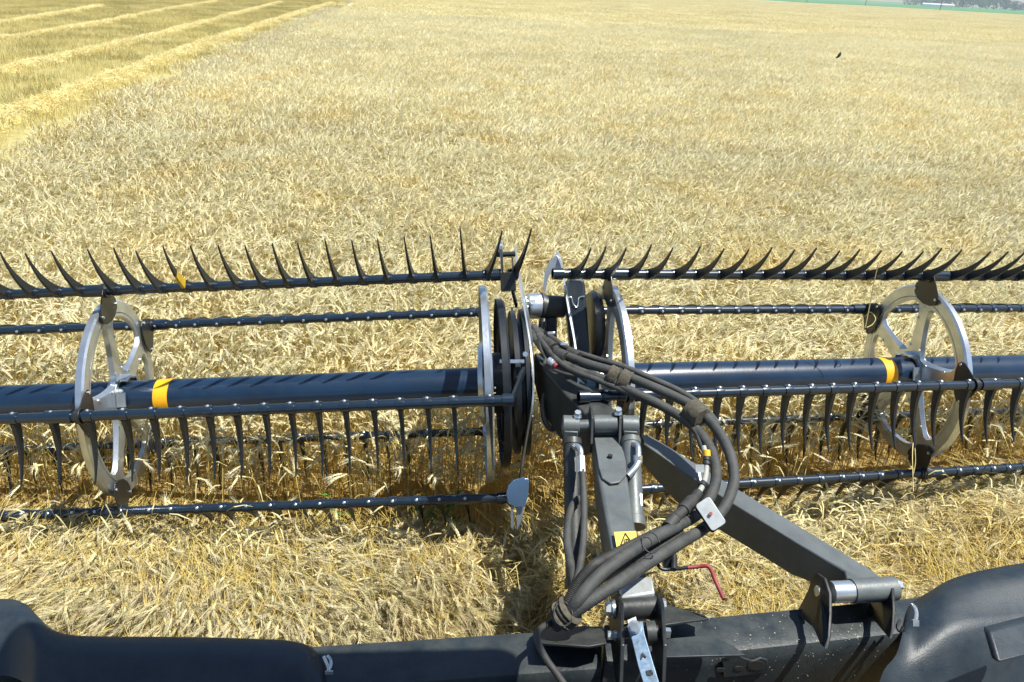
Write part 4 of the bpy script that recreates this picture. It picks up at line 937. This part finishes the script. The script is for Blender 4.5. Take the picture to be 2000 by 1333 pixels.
mb = MB(); mb.tube(smoothpath([P(1758, 1212, 3.5), P(1752, 1224, 3.46), P(1758, 1234, 3.44), P(1764, 1224, 3.44)]), .006); build('cord_loop', mb, M['ink'], rc)
lc = thing('left_cover', P(300, 1333, 3.2), 'long dark plastic cover along the bottom left with a raised hump', 'cover')
rows = []
for x, t, dz in ((-80, 1172, .15), (0, 1170, .15), (30, 1172, .14), (55, 1184, .10), (75, 1205, .05), (100, 1228, .02), (135, 1240, 0), (200, 1243, 0), (300, 1244, 0), (400, 1245, 0), (500, 1248, 0), (560, 1251, 0), (600, 1260, 0), (622, 1278, 0), (634, 1302, -.02), (640, 1340, -.05)):
    z0 = 3.30+dz
    rows.append([P(x, t+26, z0+.06), P(x, t+5, z0+.03), P(x, t, z0-.02), P(x, t+7, z0-.07), P(x-2, t+22, z0-.12), P(x-4, t+45, z0-.17), P(x-6, t+90, z0-.22), P(x-8, t+150, z0-.28)])
loft('cover_shell', smoothrows(rows), M['cover'], lc)
mb = MB(); mb.tube(smoothpath([P(640, 1282, 3.12), P(646, 1290, 3.10), P(646, 1302, 3.08), P(640, 1312, 3.06)]), .006); mb.tube([P(632, 1282, 3.08), P(640, 1300, 3.07), P(643, 1312, 3.06)], .006); mb.box(P(643, 1314, 3.05), RT, FW, UP, .014, .005, .006); build('cover_clip', mb, M['bolt'], lc)

# cab roof of the machine the picture is taken from: out of frame, throws the shade at bottom left
cb = MB(); cb.box((.28, .55, 4.25), (1, 0, 0), (0, 1, 0), (0, 0, 1), .98, 1.55, .09)
cbo = build('cab_roof', cb, M['cover'], None, bevel=.06, seg=4); tag(cbo, 'dark roof of the harvester cab above the viewer', 'cab roof')

hv = thing('harvester', (.6, 0, 0), 'dark front of the harvester under the cab, below the view', 'harvester')  # unseen bulk, added to keep sunlit ground out of the beam's reflections
mb = MB(); mb.box((.65, -.4, 1.15), (1, 0, 0), (0, 1, 0), (0, 0, 1), 1.5, 1.9, .42); build('body', mb, M['cover'], hv, bevel=.05)
mb = MB(); mb.box((.65, 2.0, .5), (1, 0, 0), (0, 1, 0), (0, 0, 1), 2.6, .42, .26); build('unseen_adapter_box', mb, M['black'], hv, bevel=.03)  # unseen box added extra wide to block bright ground from the beam face
mb = MB(); mb.box((.6, 1.5, .62), (1, 0, 0), (0, 1, -.1), (0, .1, 1), .75, .62, .28); build('feeder_house', mb, M['black'], hv, bevel=.03)
for sx in (-1.45, 2.75):
    mb = MB(); mb.lathe((sx-.35, -.3, .9), (1, 0, 0), [(0, .35), (0, .78), (.06, .88), (.64, .88), (.7, .78), (.7, .35), (.6, .001)], 36); build('tyre', mb, M['hose2'], hv)
# ================================================================ FAR THINGS
m_leaf = mat('distant_foliage', (.035, .085, .035), .8, 0, .35, .6)
m_bark = mat('bark', (.08, .06, .045), .9)
def tree(x, y, h, wd, label, dense):
    rt = thing('tree', (x, y, 0), label, 'tree', 'trees along the far horizon')
    mb = MB(); mb.cyl((x, y, 0), (x, y, h*.4), h*.03, h*.015, 6)
    for i in range(3): a = rng.uniform(0, 6.28); mb.cyl((x, y, h*.3), (x+math.cos(a)*wd*.3, y+math.sin(a)*wd*.3, h*.65), h*.012, h*.005, 5)
    build('trunk', mb, m_bark, rt)
    mb = MB(); n = 320 if dense else 220; lobes = [(rng.normal()*wd*.25, rng.normal()*wd*.25, h*(.35+.5*rng.random()), wd*rng.uniform(.18, .3)) for _ in range(7)]
    for i in range(n):
        lx, ly, lz, lr = lobes[int(rng.integers(0, 7))]; v = unit(rng.normal(size=3))*lr*rng.uniform(.5, 1.1); q = Vector((x+lx+v[0], y+ly+v[1], max(h*.12, lz+v[2]))); s_ = h*.10
        a, b = [Vector(unit(rng.normal(size=3))) for _ in range(2)]; mb.add([q+a*s_, q+b*s_, q-a*s_*.8, q-b*s_*.9], [(0, 1, 2, 3)])
    build('crown', mb, m_leaf, rt, smooth=False)
def at_far(px, dist):   # ground point in the direction of px at this distance
    d_ = P(px, 30, 1)-CAM; d_.z = 0; d_.normalize(); return CAM.x+d_.x*dist, CAM.y+d_.y*dist
tr = [(1772, 7, 14), (1790, 7, 12), (1808, 8, 13), (1826, 9, 16), (1848, 9, 14), (1868, 11, 18), (1880, 9, 13), (1896, 12, 17), (1910, 11, 20), (1926, 9, 16), (1937, 14, 12), (1950, 10, 14), (1962, 10, 12), (1974, 7, 14), (1988, 6, 12), (2003, 6, 12), (2020, 7, 14)]
nm = {7: 'low', 8: 'medium', 9: 'rounded', 10: 'bushy', 11: 'broad', 12: 'tall', 14: 'tallest', 6: 'smallest'}
for i, (px, h, wd) in enumerate(tr):
    x, y = at_far(px, 1000+rng.uniform(-50, 60))
    rel = 'by the white sheds' if px < 1850 else ('right of the white sheds' if px < 1940 else 'near the right edge')
    tree(x, y, h*1.05, wd*1.1, '%s dark green tree on the horizon, number %d from the left, %s' % (nm[h], i+1, rel) if False else '%s dark horizon tree %s, %s from the left' % (nm[h], rel, ['first', 'second', 'third', 'fourth', 'fifth', 'sixth', 'seventh', 'eighth', 'ninth', 'tenth', 'eleventh', 'twelfth', 'thirteenth', 'fourteenth', 'fifteenth', 'sixteenth', 'last'][i]), i % 2)
m_wh = mat('white_sheet', (.8, .8, .8), .5, 0, .05, .5); m_rf = mat('pale_grey_roof', (.6, .62, .65), .4)
for i, (px, L, lab) in enumerate(((1823, 22, 'long white farm shed on the horizon, larger of two'), (1846, 9, 'small white farm shed right of the long one'))):
    x, y = at_far(px, 900); s_ = thing('farm_shed', (x, y, 0), lab, 'shed', 'white sheds on the horizon')
    mb = MB(); mb.box((x, y, 1.1), (1, -.25, 0), (.25, 1, 0), (0, 0, 1), L/2, 4, 1.1); build('wall', mb, m_wh, s_)
    mb = MB(); u = Vector((1, -.25, 0)).normalized(); v = Vector((.25, 1, 0)).normalized(); o_ = Vector((x, y, 2.2))
    mb.add([o_+u*a*(L/2+.3)+v*b+Vector((0, 0, c_)) for a in (-1, 1) for b, c_ in ((-4.3, 0), (0, 1.0), (4.3, 0))], [(0, 3, 4, 1), (1, 4, 5, 2), (0, 1, 2), (3, 5, 4), (0, 2, 5, 3)]); build('roof', mb, m_rf, s_)
m_wood = mat('weathered_pole_wood', (.12, .10, .08), .9)
for px, h, lab in ((1578, 7.5, 'wooden pole at the edge of the green field, leftmost'), (1693, 7.5, 'wooden pole at the edge of the green field, middle of three'), (1840, 7.5, 'wooden pole in front of the white sheds')):
    q = PH(px, {1578: 6, 1693: 12, 1840: 22}[px], .8); x, y = q.x, q.y+2; p_ = thing('utility_pole', (x, y, 0), lab, 'pole', 'poles along the green field')
    mb = MB(); mb.cyl((x, y, 0), (x, y, h), .16, .11, 8); build('post', mb, m_wood, p_)
    mb = MB(); mb.box((x, y, h-.5), (1, .1, 0), (-.1, 1, 0), (0, 0, 1), .9, .06, .07); build('crossarm', mb, m_wood, p_)
# chaff caught on the beam and covers, a few strands hanging on the reel
nbm = MB()
zt = P(1400, 1206, zr(1400)).z
for i in range(130):
    px = random.uniform(1295, 1760); t = random.random()**1.5; f_ = 1206+(px-1400)*-.097; n_ = 1279+(px-1400)*-.108
    q = PH(px, n_+(f_-n_)*t, zt+.006); a = Vector((random.uniform(-1, 1), random.uniform(-1, 1), random.uniform(0, .25))).normalized(); b2 = a.cross(Vector((0, 0, 1))).normalized(); L = random.uniform(.001, .0045)*(2 if random.random() < .06 else 1); w2 = random.uniform(.0005, .0011)
    nbm.add([q-a*L-b2*w2, q+a*L-b2*w2, q+a*L+b2*w2+Vector((0, 0, .002)), q-a*L+b2*w2], [(0, 1, 2, 3)])
for i in range(110):
    px = random.uniform(1300, 1750); py = 1279+(px-1400)*-.108+random.uniform(6, 70); q, nr2 = on_near(px, py, .012); a = Vector((random.uniform(-1, 1), 0, random.uniform(-1, 1))).normalized(); b2 = a.cross(nr2).normalized(); L = random.uniform(.0008, .0025); w2 = random.uniform(.0005, .001)
    nbm.add([q-a*L-b2*w2, q+a*L-b2*w2, q+a*L+b2*w2+nr2*.002, q-a*L+b2*w2], [(0, 1, 2, 3)])
m_chaff = mat('chaff', (.45, .40, .26), .7, 0, .3, 40)
tag(build('chaff', nbm, m_chaff, smooth=False), 'bits of chaff and dust lying on the dark beam', 'chaff', kind='stuff')
m_st = mat('loose_straw', (.60, .50, .20), .5, 0, .2, 20)
for pts_, lab in (([(1716, 512, 5.25), (1708, 548, 5.3), (1700, 590, 5.35), (1690, 640, 5.4)], 'thin yellow straw hanging over the top bat left of the right disc'),
                  ([(1784, 925, 5.2), (1788, 900, 5.2), (1785, 860, 5.2), (1782, 890, 5.15), (1784, 960, 5.1)], 'straw strand caught below the right reel disc'),
                  ([(925, 778, 4.75), (945, 771, 4.73), (968, 768, 4.72)], 'short straw lying on the rear bat beside the left end disc'),
                  ([(1690, 618, 5.6), (1700, 610, 5.55), (1710, 622, 5.5), (1704, 634, 5.5), (1693, 640, 5.5)], 'curled straw on the front bracket of the right disc')):
    mb = MB(); mb.tube(smoothpath([P(*p) for p in pts_]), .0028, 6); tag(build('loose_straw', mb, m_st), lab, 'straw', 'straws caught on the reels')
# small dark bird over the crop
q = PH(1638, 114, 1.2); b_ = MB(); s_ = .42
body = [(-.20, .03, -.02), (-.14, .05, .06), (-.03, .07, .20), (.04, .09, .36), (.08, .07, .48), (.10, .04, .56), (.16, .01, .58)]
b_.tube([q+Vector((a*s_, 0, c_*s_)) for a, r_, c_ in body], .05, 10, lambda t: s_*np.interp(t, [0, .17, .33, .5, .67, .83, 1], [.03, .08, .14, .16, .11, .075, .012]))
b_.prism([q+Vector((a*s_, .05*s_, c_*s_)) for a, c_ in ((-.36, -.04), (-.08, .04), (.06, .30), (-.02, .40), (-.18, .18))], (0, 1, 0), .04*s_)
bo_ = build('bird', b_, M['skin']); tag(bo_, 'small dark bird just above the wheat at upper right', 'bird')
# green weeds in the standing crop
m_weed = mat('green_weed', (.07, .20, .02), .6, 0, .3, 20, trans=.2)
wl = ['small green weed among the stalks left of the divider', 'green weed at the foot of the crop below the left reel end', 'green weed sprig under the middle of the left reel', 'green weed sprig nearer the centre arm']
for (px, py), lab in zip(((900, 905), (885, 940), (668, 965), (845, 900)), wl):
    q = PH(px, py+28, .12); q.y = y_edge(q.x)-.03; q.z = .12; mb = MB()
    rt = thing('weed', q, lab, 'weed', 'green weeds in the crop')
    for i in range(26):
        a = rng.uniform(0, 6.28); b0 = q+Vector((rng.normal()*.05, rng.normal()*.03, rng.uniform(0, .36))); e = b0+Vector((math.cos(a)*.07, math.sin(a)*.07, rng.uniform(-.01, .05))); s_ = (e-b0).cross(Vector((0, 0, 1))).normalized()*.014
        mb.add([b0, (b0+e)/2+s_, e, (b0+e)/2-s_], [(0, 1, 2, 3)])
    build('leaves', mb, m_weed, rt); mb = MB(); mb.cyl(q-Vector((0, 0, .12)), q+Vector((.01, 0, .36)), .004, .002, 6); build('stem', mb, m_weed, rt)

# ================================================================ HAZE
hz = bpy.data.materials.new('haze_air'); hz.use_nodes = True; n_ = hz.node_tree.nodes; n_.remove(n_['Principled BSDF'])
pv = n_.new('ShaderNodeVolumePrincipled'); pv.inputs['Density'].default_value = .00045; pv.inputs['Color'].default_value = (.80, .88, .95, 1); pv.inputs['Anisotropy'].default_value = .2
hz.node_tree.links.new(pv.outputs[0], n_['Material Output'].inputs['Volume'])
mb = MB(); mb.quadbox([(-1500, -60, -1), (1500, -60, -1), (1500, 1400, -1), (-1500, 1400, -1), (-1500, -60, 24), (1500, -60, 24), (1500, 1400, 24), (-1500, 1400, 24)])
ho = build('haze', mb, hz, smooth=False); tag(ho, 'thin pale summer haze over the far field', 'haze', kind='stuff')
